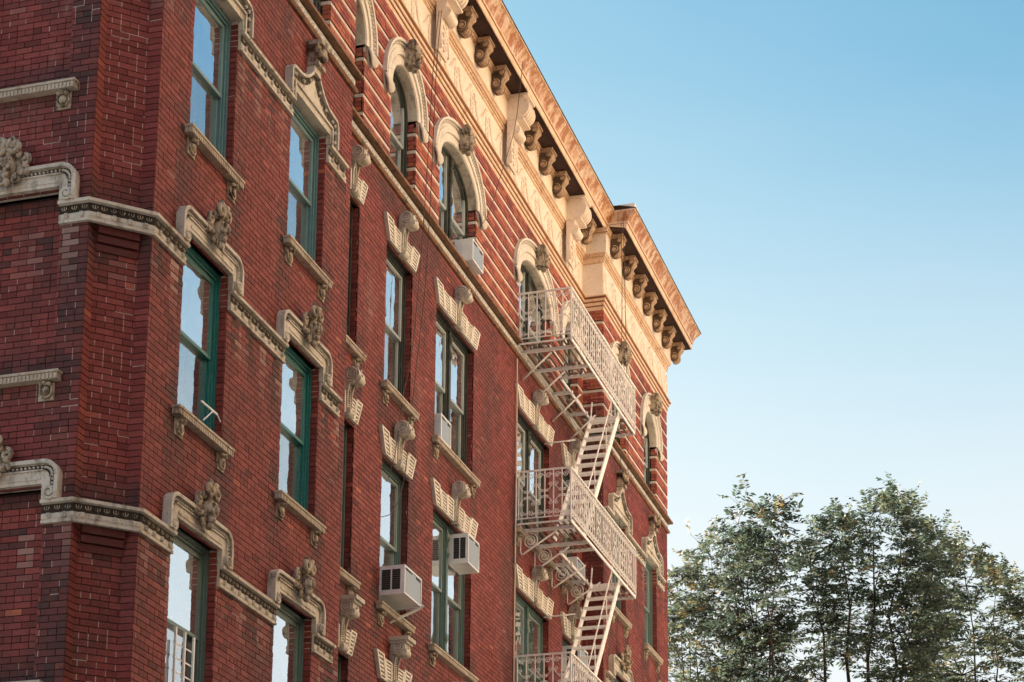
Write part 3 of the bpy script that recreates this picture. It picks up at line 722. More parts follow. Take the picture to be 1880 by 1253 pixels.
fin.ball((0, -.2, .2), (.05, .06, .10)).ball((0, -.22, .33), (.05, .06, .06)); FIN_ = fin.mesh("finial_capital", TERRADARK)
HB = hoodB(PW).mesh("window_hood", [TERRA, GROOVE]); HA = hoodA(PW).mesh("window_hood", [TERRA, GROOVE])
GRV = MB()
for i, (u, a, b) in enumerate(PAVS):
    for r in range(3):
        if u > 34 and r == 2: continue
        if r == 0:
            o = part("window_hood", HA, F0, u, 16.73); sub("finial_capital", FIN_, o, (PW / 2 - .015, 0, .80))
            j = MB().box(PW, PW + .004, .0, .1, -.26, .14).box(0, PW, .0, .11, .136, .14)
        else:
            o = part("window_hood", HB, F0, u, 13.13 - 3.6 * (r - 1)); sub("carved_mask", MASK, o, (PW / 2 - .01, -.02, .30))
            j = MB()
        # terracotta lining of the jamb at the string course
        sub("jamb_block", MB().box(PW - .004, PW + .03, .0, .09, -.26, .2 if r else .14).mesh("jamb_block", TERRA), o)
for z in (13.13, 9.53, 16.73):
    o = part("window_hood", HB, FL, -1.60, z); sub("carved_mask", MASK, o, (PW / 2, -.02, .30))

# ------------------------------------------------------------ flat arches of the middle bay
def keystone(cap):
    s = MB(); prof = [(.02, 0), (-.05, .0), (-.085, .04), (-.075, .14), (-.085, .36), (-.10, .50), (-.12, .56), (.02, .60), ]
    s.side([(.02, -.02), (-.04, -.02), (-.10, .02), (-.075, .10), (-.07, .34), (-.09, .46), (-.10, .62), (.02, .62)][::-1], -.10, .10)
    volute(s, -.125, .125, (-.15, .60), .125); s.cyl((-.075, .03), .065, -.085, .085); s.cyl((-.235, .53), .06, -.10, .10)
    for q in range(9): s.ball((0, -.085, .12 + .035 * q), (.018, .02, .015), 0, 6, 4)
    for x in (-.085, .085): s.tube([(x, -.07, .08), (x, -.085, .34), (x, -.115, .50)], .016, 0, 5)
    for q in range(5): s.ball((0, -.15 - .13 * math.cos(R(-70 + 35 * q)), .60 + .13 * math.sin(R(-70 + 35 * q))), (.022, .022, .022), 0, 6, 4)
    if cap: s.box(-.17, .17, -.34, .02, .70, .76).box(-.15, .15, -.30, .02, .66, .70)
    return s.mesh("keystone", TERRA)
KEY0, KEY1 = keystone(False), keystone(True)
def voussoir(q):
    """q: bottom-left, bottom-right, top-right, top-left in (x, z)"""
    s = MB()
    def P(a, b): return tuple(Vector(q[0]) * (1 - a) * (1 - b) + Vector(q[1]) * a * (1 - b) + Vector(q[2]) * a * b + Vector(q[3]) * (1 - a) * b)
    def pc(a0, a1, b0, b1, y0, y1, mi=0): s.prism([P(a0, b0), P(a1, b0), P(a1, b1), P(a0, b1)], y0, y1, mi)
    pc(0, 1, 0, 1, -.03, .10, 0); pc(.16, .84, .05, .95, -.032, -.029, 1)  # near-black backing behind the slot bars
    pc(0, .17, 0, 1, -.07, -.03); pc(.83, 1, 0, 1, -.07, -.03); pc(.17, .83, 0, .06, -.07, -.03); pc(.17, .83, .93, 1, -.07, -.03)
    for k in range(5):
        b = .06 + .87 * (k + .55) / 5.5; pc(.17, .83, b, b + .095, -.06, -.03)
    return s.mesh("voussoir", [PALE, SOOT_SHADE])
def flat_arch(fr, u, w_, z, kind, cap):
    n_ = {0: 2, 1: 2, 2: 3}[kind]; H = .40; sp = .19; c = w_ / 2; kh = .105
    lint = MB().box(-.0, w_, -.02, .22, -.004, .03).mesh("flat_arch", DARKW)
    o = part("flat_arch", lint, fr, u, z); wb = (c - kh) / n_; wt = (c - kh + sp) / n_
    for s_ in (-1, 1):
        for k in range(n_):
            hh = H if k == 0 else H * (.86 if k == 1 else .93)
            b0, b1 = k * wb, (k + 1) * wb - .006; t0, t1 = -sp + k * wt, -sp + (k + 1) * wt - .006
            f = hh / H; T0 = b0 + (t0 - b0) * f; T1 = b1 + (t1 - b1) * f
            q = [(b0, 0), (b1, 0), (T1, hh), (T0, hh)]
            if s_ > 0: q = [(w_ - b1, 0), (w_ - b0, 0), (w_ - T0, hh), (w_ - T1, hh)]
            sub("voussoir", voussoir(q), o)
    sub("keystone", KEY1 if cap else KEY0, o, (c, 0, 0))
for (u, w_, k) in MIDS:
    for r, z in enumerate(ROWZ):
        if not (u > 34 and r == 2): flat_arch(FM, u, w_, z + 2.44, k, r == 2)

# ------------------------------------------------------------ ledge above the windows
PLAN = [(19.68, 6), (19.68, .53), (20.2, 0), (26.23, 0), (26.23, YM), (40.85, YM), (40.85, 0), (46.92, 0), (46.92, 6)]
LP = [(0, 18.09), (.05, 18.09), (.075, 18.12), (.06, 18.165), (.03, 18.17), (.032, 18.30), (.02, 18.305), (.02, 18.34), (.13, 18.345), (.135, 18.385), (.08, 18.42), (0, 18.42)]
led = MB(); run(led, PLAN, LP[0:4]); n0 = len(led.f); run(led, PLAN, [LP[3], (.022, 18.17)], 2); run(led, PLAN, [(.022, 18.168), (.03, 18.175), (.032, 18.30)], 1); run(led, PLAN, LP[5:8], 2); run(led, PLAN, LP[7:12], 0)  # black strips put the shade under the lip and band into the colour
LEDGE = wpart("ledge_course", led, [LEDGEB, LEDGEG, SOOT_SHADE])
def carve(L_):
    mb = MB(); n_ = int(L_ / .14)
    for i in range(n_):
        x = (i + .5) * L_ / n_; k = 1 if i % 2 else -1
        mb.tube([(x - .06, -.031, .03), (x - .02, -.033, .06 + .01 * k), (x + .03, -.033, .095), (x + .055, -.031, .08)], [.010, .014, .012, .006], 0, 5)
        mb.ball((x + .02, -.031, .045), (.022, .012, .016), 0, 6, 4)
    return mb
for fr, a, b in ((F0, 20.2, 26.23), (FM, 26.3, 40.8), (F0, 40.85, 46.92), (FL, -3, 0)):
    o = sub("carved_frieze", carve(b - a).mesh("carved_frieze", LEDGEG), LEDGE); o["kind"] = "stuff"; o.location = fr.w(a, 18.18) - B.location; o.rotation_euler = (0, 0, fr.rot)
# stone stripes of the top floor
k0 = _kz
for z in [(k0 + 4 * i) * CH for i in range(0, 8)]:
    for fr, a, b, ops, arcs in ((F0, 20.2, 26.23, open0, arch0), (FM, 26.23, 40.85, openM, archM), (F0, 40.85, 46.92, open0, arch0), (FRET, 0, YM, [], [])):
        cuts = []; zc = z + CH / 2
        if zc < SPR: cuts = [(o[0], o[1]) for o in ops if o[2] > 17]
        else: cuts = [(c - a_ * math.sqrt(max(0, 1 - ((zc - SPR) / b_) ** 2)), c + a_ * math.sqrt(max(0, 1 - ((zc - SPR) / b_) ** 2))) for c, a_, b_ in arcs if zc < SPR + b_]
        x = a; segs = []
        for c0, c1 in sorted(cuts):
            if c1 <= a or c0 >= b: continue
            segs.append((x, c0)); x = c1
        segs.append((x, b))
        for s0, s1 in segs:
            if s1 - s0 < .03: continue
            part("stone_band", MB().box(0, s1 - s0, -.022, .012, 0.004, CH - .019).mesh("stone_band", STRIPE), fr, s0, z)
for fr_, y_, lst, dep_ in ((F0, 0, open0, .24), (FM, YM, openM, .24)):       # stripes returning into the jambs
    for (a, b, c, d) in lst:
        if c > 17:
            for i in range(4): wpart("jamb_band", MB().box(b - .014, b + .004, y_, y_ + dep_, (k0 + 4 * i) * CH + .004, (k0 + 4 * i + 1) * CH - .020), STRIPE)

# ------------------------------------------------------------ arched hoods of the top floor
msk2 = MB(); msk2.box(-.11, .11, -.22, .06, .05, .40); volute(msk2, -.15, .15, (-.20, .40), .085); msk2.ball((0, -.24, .22), (.085, .08, .12), 0, 9, 6).ball((0, -.31, .20), (.02, .03, .04)).ball((0, -.25, .07), (.07, .07, .06)).ball((0, -.2, .0), (.05, .06, .06))
for s_ in (-1, 1): msk2.spiral((.10 * s_, .36), .06, 1.4, -.25, .025, 0, s_, R(90), 6).ball((.035 * s_, -.30, .25), (.02, .02, .015), 0, 6, 4).ball((.10 * s_, -.20, .12), (.03, .05, .06)).ball((.045 * s_, -.29, .16), (.03, .03, .03), 0, 6, 4)
MSK2 = msk2.mesh("carved_mask", TERRADARK)
_hc = {}
def arch_hood(fr, u, w_):
    k = round(w_, 2)
    if k not in _hc:
        s = MB(); c = w_ / 2; N = 26
        def ring(t): return [(c + (w_ / 2 + .40 * t) * math.cos(math.pi * i / N), (ARISE + .45 * t) * math.sin(math.pi * i / N)) for i in range(N + 1)]
        prof = [(0, -.03), (.04, -.055), (.30, -.055), (.33, -.035), (.38, -.035), (.40, -.07), (.62, -.07), (.66, -.05), (.72, -.05), (.74, -.04), (.88, -.045), (.90, -.095), (1, -.10), (1, .05)]
        rr = [ring(t) for t, y in prof]; v = []
        for j, (t, y) in enumerate(prof): v += [(x, y, z) for x, z in rr[j]]
        W_ = N + 1
        s.add(v, [(j * W_ + i, j * W_ + i + 1, (j + 1) * W_ + i + 1, (j + 1) * W_ + i) for j in range(len(prof) - 1) for i in range(N)], 0, False)
        i0 = rr[0]; v = [(x, -.03, z) for x, z in i0] + [(x, .24, z) for x, z in i0]
        s.add(v, [(i, i + W_, i + W_ + 1, i + 1) for i in range(N)], 1)
        ne = int(math.pi * (w_ / 2 + .33 + ARISE + .36) / 2 / .06)
        for i in range(ne):
            a = math.pi * (i + .5) / ne; s.ball((c + (w_ / 2 + .325) * math.cos(a), -.06, (ARISE + .365) * math.sin(a)), (.022, .02, .022), 0, 6, 4)
        for s_ in (-1, 1):                              # legs and fluted scroll ends
            xa, xb = sorted((c + s_ * w_ / 2, c + s_ * (w_ / 2 + .40))); s.box(xa, xb, -.055, .05, -.02, 0.0)
            s.box(xa, xa + .012, -.03, .24, -.14, 0, 1) if s_ > 0 else s.box(xb - .012, xb, -.03, .24, -.14, 0, 1)
            xc = c + s_ * (w_ / 2 + .22); q = []
            for t in range(7):
                z = -.02 - .26 * t / 6; wd = .17 * math.sqrt(max(0.02, 1 - (t / 6) ** 2.2)); q.append((z, wd))
            for j in range(7):
                f0 = -1 + 2 * j / 7; f1 = -1 + 2 * (j + .82) / 7
                pts = [(xc + (f0 + f1) / 2 * wd, -.06 - .05 * math.sin(math.pi * t / 7), z) for t, (z, wd) in enumerate(q)]
                s.tube(pts, [.9 * wd / 7 + .004 for z, wd in q], 0, 6)
            s.prism([(xc + wd, z) for z, wd in q][::-1] + [(xc - wd, z) for z, wd in q], -.05, .03)
        _hc[k] = s.mesh("arch_hood", [PALE, TERRA])
    o = part("arch_hood", _hc[k], fr, u, SPR); sub("carved_mask", MSK2, o, (w_ / 2, .0, ARISE - .02))
for (u, a, b) in PAVS: arch_hood(F0, u, PW)
for (u, w_, k) in MIDS: arch_hood(FM, u, w_)

# ------------------------------------------------------------ main cornice
def coff(plan, o):
    x = o if o < .2 else max(0., .2 - (o - .2) * .6)
    return [(19.68 - o, 6), (19.68 - o, .53 - o * .414), (20.2 - o * .414, -o), (26.23 + x, -o), (26.23 + x, YM - o), (40.85 - x, YM - o), (40.85 - x, -o), (46.92 + o, -o), (46.92 + o, 6)]
C = MB()
run(C, PLAN, [(0, 21.13), (.03, 21.13), (.03, 21.225), (.05, 21.23), (.05, 21.315), (.075, 21.325), (.08, 21.39), (.115, 21.42), (.115, 21.45), (.02, 21.47)], 0, coff)
run(C, PLAN, [(.02, 21.47), (.02, 22.22)], 1, coff)
run(C, PLAN, [(.02, 22.22), (.045, 22.235), (.05, 22.275), (.03, 22.285), (.035, 22.355), (.075, 22.37), (.10, 22.40), (.10, 22.42), (.12, 22.43)], 0, coff)
run(C, PLAN, [(.12, 22.43), (.12, 22.86)], 1, coff); run(C, PLAN, [(.12, 22.86), (.16, 22.87), (.16, 22.95), (.20, 22.97)], 0, coff)
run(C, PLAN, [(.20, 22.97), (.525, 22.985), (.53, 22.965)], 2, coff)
run(C, PLAN, [(.53, 22.965), (.55, 22.965), (.555, 23.10), (.575, 23.11), (.58, 23.15)], 3, coff)
run(C, PLAN, [(.58, 23.15), (.59, 23.185), (.615, 23.25), (.66, 23.32), (.71, 23.375), (.715, 23.40)], 4, coff)
run(C, PLAN, [(.715, 23.40), (.735, 23.40), (.735, 23.43)], 3, coff); run(C, PLAN, [(.735, 23.43), (.75, 23.432), (.75, 23.452), (.4, 23.50), (-.3, 23.5)], 5, coff)
for pr in ([(.026, 21.212), (.0535, 21.236)], [(.046, 21.302), (.0785, 21.332)], [(.076, 21.382), (.1185, 21.424)], [(.018, 22.222), (.048, 22.241)], [(.071, 22.366), (.103, 22.404)], [(.158, 22.866), (.163, 22.884)], [(.5535, 23.097), (.578, 23.113)]):
    run(C, PLAN, pr, 6, coff)  # thin orange-brown lines along the moulding steps
    for q_ in (C.f, C.m, C.sm): q_.pop(); q_.pop()
CORN = wpart("cornice", C, [FASCIA, FRIEZE, SOFFIT, FASCIA, GUTTER, FLASH, BROWNL])
wpart("roof_curb", MB().box(40.87, 41.25, -.72, .35, 23.455, 23.56), PALE)
def in_cornice(name, me, fr, u, z, d=0.):
    o = sub(name, me, CORN); o.location = fr.w(u, z, d) - B.location; o.rotation_euler = (0, 0, fr.rot); return o
mo = MB()                                                # modillion: hangs under z = 0, wall at y = 0
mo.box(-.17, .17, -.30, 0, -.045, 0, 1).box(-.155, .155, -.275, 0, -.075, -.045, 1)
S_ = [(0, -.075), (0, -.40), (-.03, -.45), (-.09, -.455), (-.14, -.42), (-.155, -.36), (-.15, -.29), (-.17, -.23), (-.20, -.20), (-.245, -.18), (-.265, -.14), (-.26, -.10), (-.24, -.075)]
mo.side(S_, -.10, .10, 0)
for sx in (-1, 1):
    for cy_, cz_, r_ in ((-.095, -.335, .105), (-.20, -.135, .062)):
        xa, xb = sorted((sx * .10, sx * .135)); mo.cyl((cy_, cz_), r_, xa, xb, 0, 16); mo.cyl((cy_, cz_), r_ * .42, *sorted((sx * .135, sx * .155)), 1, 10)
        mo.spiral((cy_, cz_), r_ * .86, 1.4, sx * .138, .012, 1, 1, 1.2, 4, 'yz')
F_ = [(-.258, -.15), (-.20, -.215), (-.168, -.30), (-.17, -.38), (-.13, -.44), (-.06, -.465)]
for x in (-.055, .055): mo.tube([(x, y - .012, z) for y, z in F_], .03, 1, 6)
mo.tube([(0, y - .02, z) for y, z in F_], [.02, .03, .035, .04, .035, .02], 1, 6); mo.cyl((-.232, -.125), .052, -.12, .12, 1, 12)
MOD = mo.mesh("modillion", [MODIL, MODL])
co = MB()                                                # tall console crossing the frieze
co.box(-.25, .25, -.42, 0, -.05, 0).side([(0, -.05), (0, -1.42), (-.05, -1.45), (-.085, -1.38), (-.07, -1.05), (-.095, -.80), (-.17, -.68), (-.20, -.45), (-.20, -.05)], -.22, .22)
co.cyl((-.22, -.27), .215, -.22, .22, 0, 24); co.cyl((-.15, -.72), .105, -.19, .19, 0, 16); co.box(-.23, .23, -.33, 0, -.53, -.495)
for x in (-.15, -.05, .05, .15): co.tube([(x, -.22 - .217 * math.cos(R(a_)), -.27 + .217 * math.sin(R(a_))) for a_ in range(-80, 61, 20)], .013, 0, 5)
for q in range(8):
    co.ball(((-1) ** q * .05, -.085, -.86 - .07 * q), (.06, .03, .05), 0, 7, 4)
for x in (-.19, .19): co.tube([(x, -.085, -1.40), (x, -.07, -1.05), (x, -.085, -.75), (x, -.15, -.62)], .022, 0, 5)
CON = co.mesh("console", FRIEZE)
gar = MB()                                               # shallow relief: a fruit swag between hanging drops
for i in range(13):
    t = i / 12; x = -.31 + .62 * t; z = .20 - .34 * math.sin(math.pi * t); rr = .045 + .055 * math.sin(math.pi * t)
    gar.ball((x, .0, z), (rr * 1.2, .032, rr), 0, 9, 5)
for s_ in (-1, 1):
    for q, (dz, w_) in enumerate(((.10, .04), (.0, .055), (-.11, .05), (-.20, .035), (-.27, .02))): gar.ball((.40 * s_, -.002, dz), (w_, .026, .075), 0, 8, 4)
gar.ball((.33, -.02, .24), (.035, .03, .035), 0, 7, 4); GAR = gar.mesh("garland", FRIEZE)
def dentil(L_):
    mb = MB(); n_ = int(L_ / .075)
    for i in range(n_): mb.ball(((i + .5) * L_ / n_, -.045, .035), (.026, .028, .034), 0, 5, 3)
    return mb
for fr, a, b in ((F0, 20.3, 26.2), (FM, 26.35, 40.7), (F0, 40.8, 47.0)): in_cornice("egg_moulding", dentil(b - a).mesh("egg_moulding", FASCIA), fr, a, 22.285)["kind"] = "stuff"
MIDX = [28.0, 29.02, 30.03, 32.02, 33.03, 34.03, 36.18, 37.2, 38.2, 40.35]; CONX = [27.0, 31.02, 35.15, 39.36]
RPX = [41.32 + .965 * i for i in range(7)]; RPX[0] = 41.2
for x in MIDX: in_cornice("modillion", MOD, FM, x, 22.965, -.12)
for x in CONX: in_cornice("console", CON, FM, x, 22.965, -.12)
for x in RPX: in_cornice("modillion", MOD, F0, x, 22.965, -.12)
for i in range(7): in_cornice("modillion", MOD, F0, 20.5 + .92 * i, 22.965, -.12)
xs = sorted(CONX) + [40.85]
for i in range(len(xs) - 1):
    n_ = max(1, round((xs[i + 1] - xs[i] - .5) / .9))
    for k in range(n_): in_cornice("garland", GAR, FM, xs[i] + .25 + (xs[i + 1] - xs[i] - .5) * (k + .5) / n_, 21.84, -.02)
for i in range(7): in_cornice("garland", GAR, F0, 41.3 + .88 * i, 21.84, -.02); in_cornice("garland", GAR, F0, 20.7 + .88 * i, 21.84, -.02)

# ------------------------------------------------------------ buildings across the street (outside the frame, added and shaped to bounce warm light, seen in window reflections)
def unseen_row_house(x0, x1, h, mat_, label, floors):
    t = thing("unseen_row_house", ((x0 + x1) / 2, -18.2, 0), label, "building", "unseen houses across the street")
    p = t.location; w_ = (x1 - x0) / 2 - .02
    mb = MB().box(-w_, w_, -9, 0, -.155, h)
    o = sub("wall", mb.mesh("wall", mat_), t)  # wall and cornice of the added unseen house
    sub("cornice", MB().box(-w_ - .0, w_ + .0, 0.003, .5, h - .7, h).mesh("cornice", PALE), t)
    n_ = max(2, int(w_ * 2 / 2.4)); fh = h / floors
    wm = MB().box(-.55, .55, 0.003, .05, 0, 1.9).mesh("window", GREYG); pm = MB().add([(.47, .055, .08), (-.47, .055, .08), (-.47, .055, 1.82), (.47, .055, 1.82)], [(0, 1, 2, 3)]).mesh("pane", GLASS2)
    for f in range(floors):
        for i in range(n_):
            q = sub("window", wm, t, (-w_ + (i + .5) * 2 * w_ / n_, 0, f * fh + .9)); sub("pane", pm, q)
GLASS2, *_ = mat("far_window_glass", .08, .8); GLASS2.node_tree.nodes["Principled BSDF"].inputs["Base Color"].default_value = (.03, .035, .04, 1)
FARS = [weathered("unseen_brown_brick", (.11, .065, .045), (.09, .05, .035), (.06, .04, .03), .9, .5), weathered("unseen_white_stone", (.58, .53, .46), (.52, .47, .40), (.4, .33, .26), .9, .5), weathered("unseen_tan_brick", (.66, .50, .33), (.60, .44, .28), (.2, .14, .1), .9, .5), weathered("unseen_pale_stone", (.55, .48, .38), (.50, .42, .32), (.3, .25, .2), .9, .5), weathered("unseen_rose_brick", (.36, .18, .12), (.32, .15, .10), (.2, .1, .08), .9, .5)]
for i, (x0, x1, h, fl, lb) in enumerate([(-30, -16, 22, 6, "unseen six storey dark brown brick house farthest behind the camera side of the street"), (-16, -4, 26, 7, "unseen seven storey dark brown brick house standing behind the camera"), (-4, 9, 29, 8, "unseen eight storey dark brown brick house directly behind the camera"),
        (9, 22, 31, 8, "unseen tall dark brown brick house facing the chamfered corner from across the street"), (22, 34, 37, 10, "unseen tall tan brick house facing the single windows from across the street"), (34, 47, 38, 10, "unseen tallest of the tan brick houses, facing the fire escape from across the street"),
        (47, 60, 17, 5, "unseen low white stone house facing the trees, nearest the tall row"), (60, 74, 15, 4, "unseen lowest white stone house facing the trees across the street"), (74, 90, 17, 5, "unseen low white stone house at the far end of the row")]):
    unseen_row_house(x0, x1, h, FARS[(0, 0, 0, 0, 2, 2, 1, 1, 1)[i]], lb, fl)

# ------------------------------------------------------------ fire escape
FE = thing("fire_escape", (36.0, YM, 11.11), "cream painted iron fire escape with scrolled railings and two steep stairs on the brick wall", "fire escape")
def fe(name, mb, mats, x=0., y=0., z=0., par=None, rot=(0, 0, 0)):
    o = bpy.data.objects.new(name, mb if isinstance(mb, bpy.types.Mesh) else mb.mesh(name, mats)); COL.objects.link(o); o.parent = par or FE
    o.location = (x, y, z); o.rotation_euler = rot; return o
FX, FY = 5.05, -1.10                                      # length along the wall, outer edge
bar = MB().box(-.009, .009, -.009, .009, .09, 1.0).mesh("baluster", ESC)
post = MB().box(-.016, .016, -.016, .016, .0, 1.03).mesh("baluster", ESC)
def scrolls(n_, st, sel=None):
    """scrollwork between n_ bars with spacing st, along +x in the plane y = 0"""
    s = MB()
    for i in range(n_):
        x = (i + .5) * st
        for zc, zs in ((.90, 1), (.19, -1)):
            s.spiral((x + .012, zc), .058, 1.7, 0, .007, 0, -zs, R(180), 4)
            s.tube([(i * st, 0, zc - .12 * zs), (i * st + .008, 0, zc), (x - .045, 0, zc + .04 * zs)], .007, 0, 4)
    for i in (sel if sel is not None else range(0, n_ - 1, 2)):
        x = (i + 1) * st
        for a in (-1, 1):
            for b in (-1, 1):
                s.tube([(x, 0, .545 + .02 * b), (x + a * st * .55, 0, .545 + .10 * b), (x + a * st * .8, 0, .545 + .15 * b)], .0065, 0, 4)
                s.spiral((x + a * st * .62, .545 + .185 * b), .045, 1.4, 0, .006, 0, a * b, R(-90) * b, 4); s.spiral((x + a * .045, .545 + .055 * b), .035, 1.3, 0, .006, 0, -a * b, R(180) if a > 0 else 0, 4)
    return s
nF = 32; stF = FX / nF; nE = 6; stE = 1.02 / nE
sF, sE = scrolls(nF, stF, (1, 4, 6, 9, 12, 15, 17, 20, 23, 25, 28)).mesh("scrollwork", ESC), scrolls(nE, stE).mesh("scrollwork", ESC)
slat = {}
def get_slat(L_):
    k = round(L_, 2)
    if k not in slat: slat[k] = MB().box(0, L_, -.021, .021, -.012, 0).mesh("slat", DARKESC)
    return slat[k]
WELL = (1.75, 4.05)
def landing(z, full):
    p = MB(); p.box(0, FX, FY - .012, FY + .012, -.06, .0).box(0, .02, FY, -.03, -.03, 0).box(FX - .02, FX, FY, -.47, -.06, 0).box(0, 4.8, -.06, -.03, -.05, 0)
    for x in (.30, 1.25, 2.45, 3.6): p.box(x, x + .05, FY + .02 if x < WELL[0] or x > WELL[1] - .3 else -.45, -.0, -.075, -.0145)
    p.box(WELL[0] - .02, WELL[0] + .02, FY, -.40, -.06, 0).box(WELL[1] - .02, WELL[1] + .02, FY, -.40, -.06, 0).box(WELL[0], WELL[1], -.41, -.38, -.06, 0)
    pl = fe("platform", p, ESC, 0, 0, z)
    for i in range(9):
        y = -.11 - .117 * i
        if y > -.40: fe("slat", get_slat(4.76), None, .02, y, 0, pl)
        else:
            fe("slat", get_slat(WELL[0] - .04), None, .02, y, 0, pl)
            L_ = (FX if y < -.47 else 4.8) - WELL[1] - .04; fe("slat", get_slat(L_), None, WELL[1] + .02, y, 0, pl)
    r = MB(); r.box(-.01, FX + .01, FY - .018, FY + .018, 1.0, 1.03).box(0, FX, FY - .012, FY + .012, .075, .095)
    r.box(-.018, .018, FY, .02, 1.0, 1.03).box(-.012, .012, FY, 0, .075, .095).box(FX - .018, FX + .018, FY, -.45, 1.0, 1.03).box(FX - .012, FX + .012, FY, -.45, .075, .095)
    rl = fe("railing", r, ESC, 0, 0, z)
    for i in range(nF + 1): fe("baluster", post if i in (0, nF) else bar, None, i * stF, FY, 0, rl)
    for i in range(1, nE + 1): fe("baluster", bar, None, 0, FY + i * stE, 0, rl)
    for i in range(1, 4): fe("baluster", bar, None, FX, FY + i * stE, 0, rl)
    fe("scrollwork", sF, None, 0, FY, 0, rl); fe("scrollwork", sE, None, 0, FY, 0, rl, (0, 0, R(90)))
    br = MB().tube([(0, -.02, -.62), (0, -.62, -.10)], .02, 0, 5).mesh("bracket", ESC) if full == 0 else None
    if full:
        q = MB().tube([(0, -.02, -.06), (0, -.02, -.46), (0, -.05, -.50), (0, -.09, -.48), (0, -.72, -.09)], .018, 0, 5); q.spiral((-.22, -.24), .155, 2.4, 0, .011, 0, 1, R(90), 4, 'yz', 12); br = q.mesh("bracket", ESC)
    for x in (.325, 1.275, 2.475, 3.625): fe("bracket", br, None, x, 0, z - .01)
    return pl
for i, z in enumerate((0., 3.6, 7.23)): landing(z, i < 2)
def stair(z0, z1):
    x0, x1 = 1.18, 4.0; yl, yr = -.44, -1.02; n_ = 13; L_ = math.hypot(x1 - x0, z1 - z0); an = math.atan2(z1 - z0, x1 - x0)
    s = MB()
    for y in (yl, yr):
        d = Vector((-(z1 - z0), 0, x1 - x0)) / L_ * .075
        s.prism([(x0 - d.x, z0 - d.z), (x1 - d.x, z1 - d.z), (x1 + d.x, z1 + d.z), (x0 + d.x, z0 + d.z)], y - .012, y + .012)
    o = fe("stair", s, ESC)
    tr_ = MB().box(-.11, -.075, yr + .015, yl - .015, -.015, 0).box(-.055, -.02, yr + .015, yl - .015, -.015, 0).box(0, .035, yr + .015, yl - .015, -.015, 0).box(.055, .09, yr + .015, yl - .015, -.015, 0).box(-.115, -.11, yr + .015, yl - .015, -.05, .004)
    tm = tr_.mesh("tread", ESC)
    for k in range(1, n_ + 1): t = k / (n_ + .6); fe("tread", tm, None, x0 + (x1 - x0) * t, 0, z0 + (z1 - z0) * t, o)
    h = MB().tube([(x0 + .1, yr, z0 + .55), (x0 + .1, yr, z0 + .80), (x1 - .15, yr, z1 + .68), (x1 + .05, yr, z1 + .62), (x1 + .03, yr, z1 + .05)], .016, 0, 5)
    for t in (.3, .62): h.tube([(x0 + (x1 - x0) * t + .05, yr, z0 + (z1 - z0) * t), (x0 + (x1 - x0) * t + .0, yr, z0 + (z1 - z0) * t + .68)], .012, 0, 5)
    fe("handrail", h, ESC, par=o)
    h = MB().tube([(x1 - .1, yl, z1 - .1), (x1 + .02, yl, z1 + .35)], .016, 0, 5); fe("handrail", h, ESC, par=o)
stair(.0, 3.6); stair(3.6, 7.23)
for z in (2.35, 5.95): fe("stay_rod", MB().tube([(2.0, .0, z), (2.05, -.62, z + .03)], .016, 0, 5), ESC)

# ------------------------------------------------------------ air conditioners
def aircon(x, y, z, w_, h, d, label, vents=True, brace=False, face=None):
    t = thing("air_conditioner", (x, y, z), label, "air conditioner", "window air conditioners")
    c = MB(); D = d; t_ = .028
    c.box(0, w_, -D + .02, .0, 0, h); frame_ring(c, 0, w_, 0, h, t_, -D, -D + .02)
    for k in range(7): c.box(-.004, .0, -.04 - .02 * k, -.05 - .02 * k, h * .2, h * .8) if not vents else None
    c_o = sub("case", c.mesh("case", WHITE), t)
    sub("grille", MB().add([(t_, -D + .012, t_), (w_ - t_, -D + .012, t_), (w_ - t_, -D + .012, h - t_), (t_, -D + .012, h - t_)], [(0, 1, 2, 3)]).mesh("grille", FIN), t)
    if vents:
        for y0, y1 in ((-D * .86, -D * .60), (-D * .55, -D * .27)):
            v = MB().box(-.003, .0, y0, y1, h * .16, h * .86, 0)
            for k in range(9): zz = h * (.18 + .075 * k); v.box(-.005, -.003, y0, y1, zz, zz + .003, 1)
            sub("vent", v.mesh("vent", [BLACK, CURB]), t)
    sub("weather_strip", MB().box(t_ + .01, w_ * .45, -D + .004, -D + .011, h - t_ - .03, h - t_ - .012).box(w_ * .7, w_ - t_ - .01, -D + .004, -D + .011, h - t_ - .045, h - t_ - .014).mesh("weather_strip", BLACK), t)
    if brace: sub("support_brace", MB().tube([(w_ * .55, .0, -.36), (w_ * .95, -D * .98, -.03), (w_ * .95, -D * 1.1, .02)], .024, 0, 4).tube([(w_ * .95, -D, -.02), (w_ * .95, 0, -.02)], .014, 0, 4).mesh("support_brace", WHITE), t)
    return t
aircon(32.56, .54, 18.44, .61, .41, .34, "grey sided air conditioner in the arched double window, just above the stone ledge", False)
aircon(31.5, .56, 14.70, .53, .46, .19, "small white air conditioner set almost flush in the lower left of the double window", False)
aircon(32.52, .56, 12.83, .61, .53, .36, "boxy white air conditioner high under the flat arch of the double window")
aircon(28.98, .55, 11.21, .78, .46, .51, "white air conditioner on a diagonal support brace over the sill of the single window", True, True)
aircon(39.55, .56, 14.76, .63, .42, .36, "white air conditioner by the recessed brick return behind the fire escape platform", False)
aircon(39.70, .56, 12.84, .62, .51, .38, "white air conditioner seen through the treads of the lower fire escape stair")
t = thing("support_bracket", (21.45, -.12, 11.10), "empty white air conditioner support bracket on the sill of the teal window", "bracket")
sub("arm", MB().box(-.02, .42, -.008, .012, .205, .225).mesh("arm", WHITE), t); sub("strut", MB().tube([(.05, 0, .0), (.30, 0, .21)], .010, 0, 4).tube([(.42, 0, .22), (.48, -.02, .14)], .009, 0, 4).mesh("strut", WHITE), t)
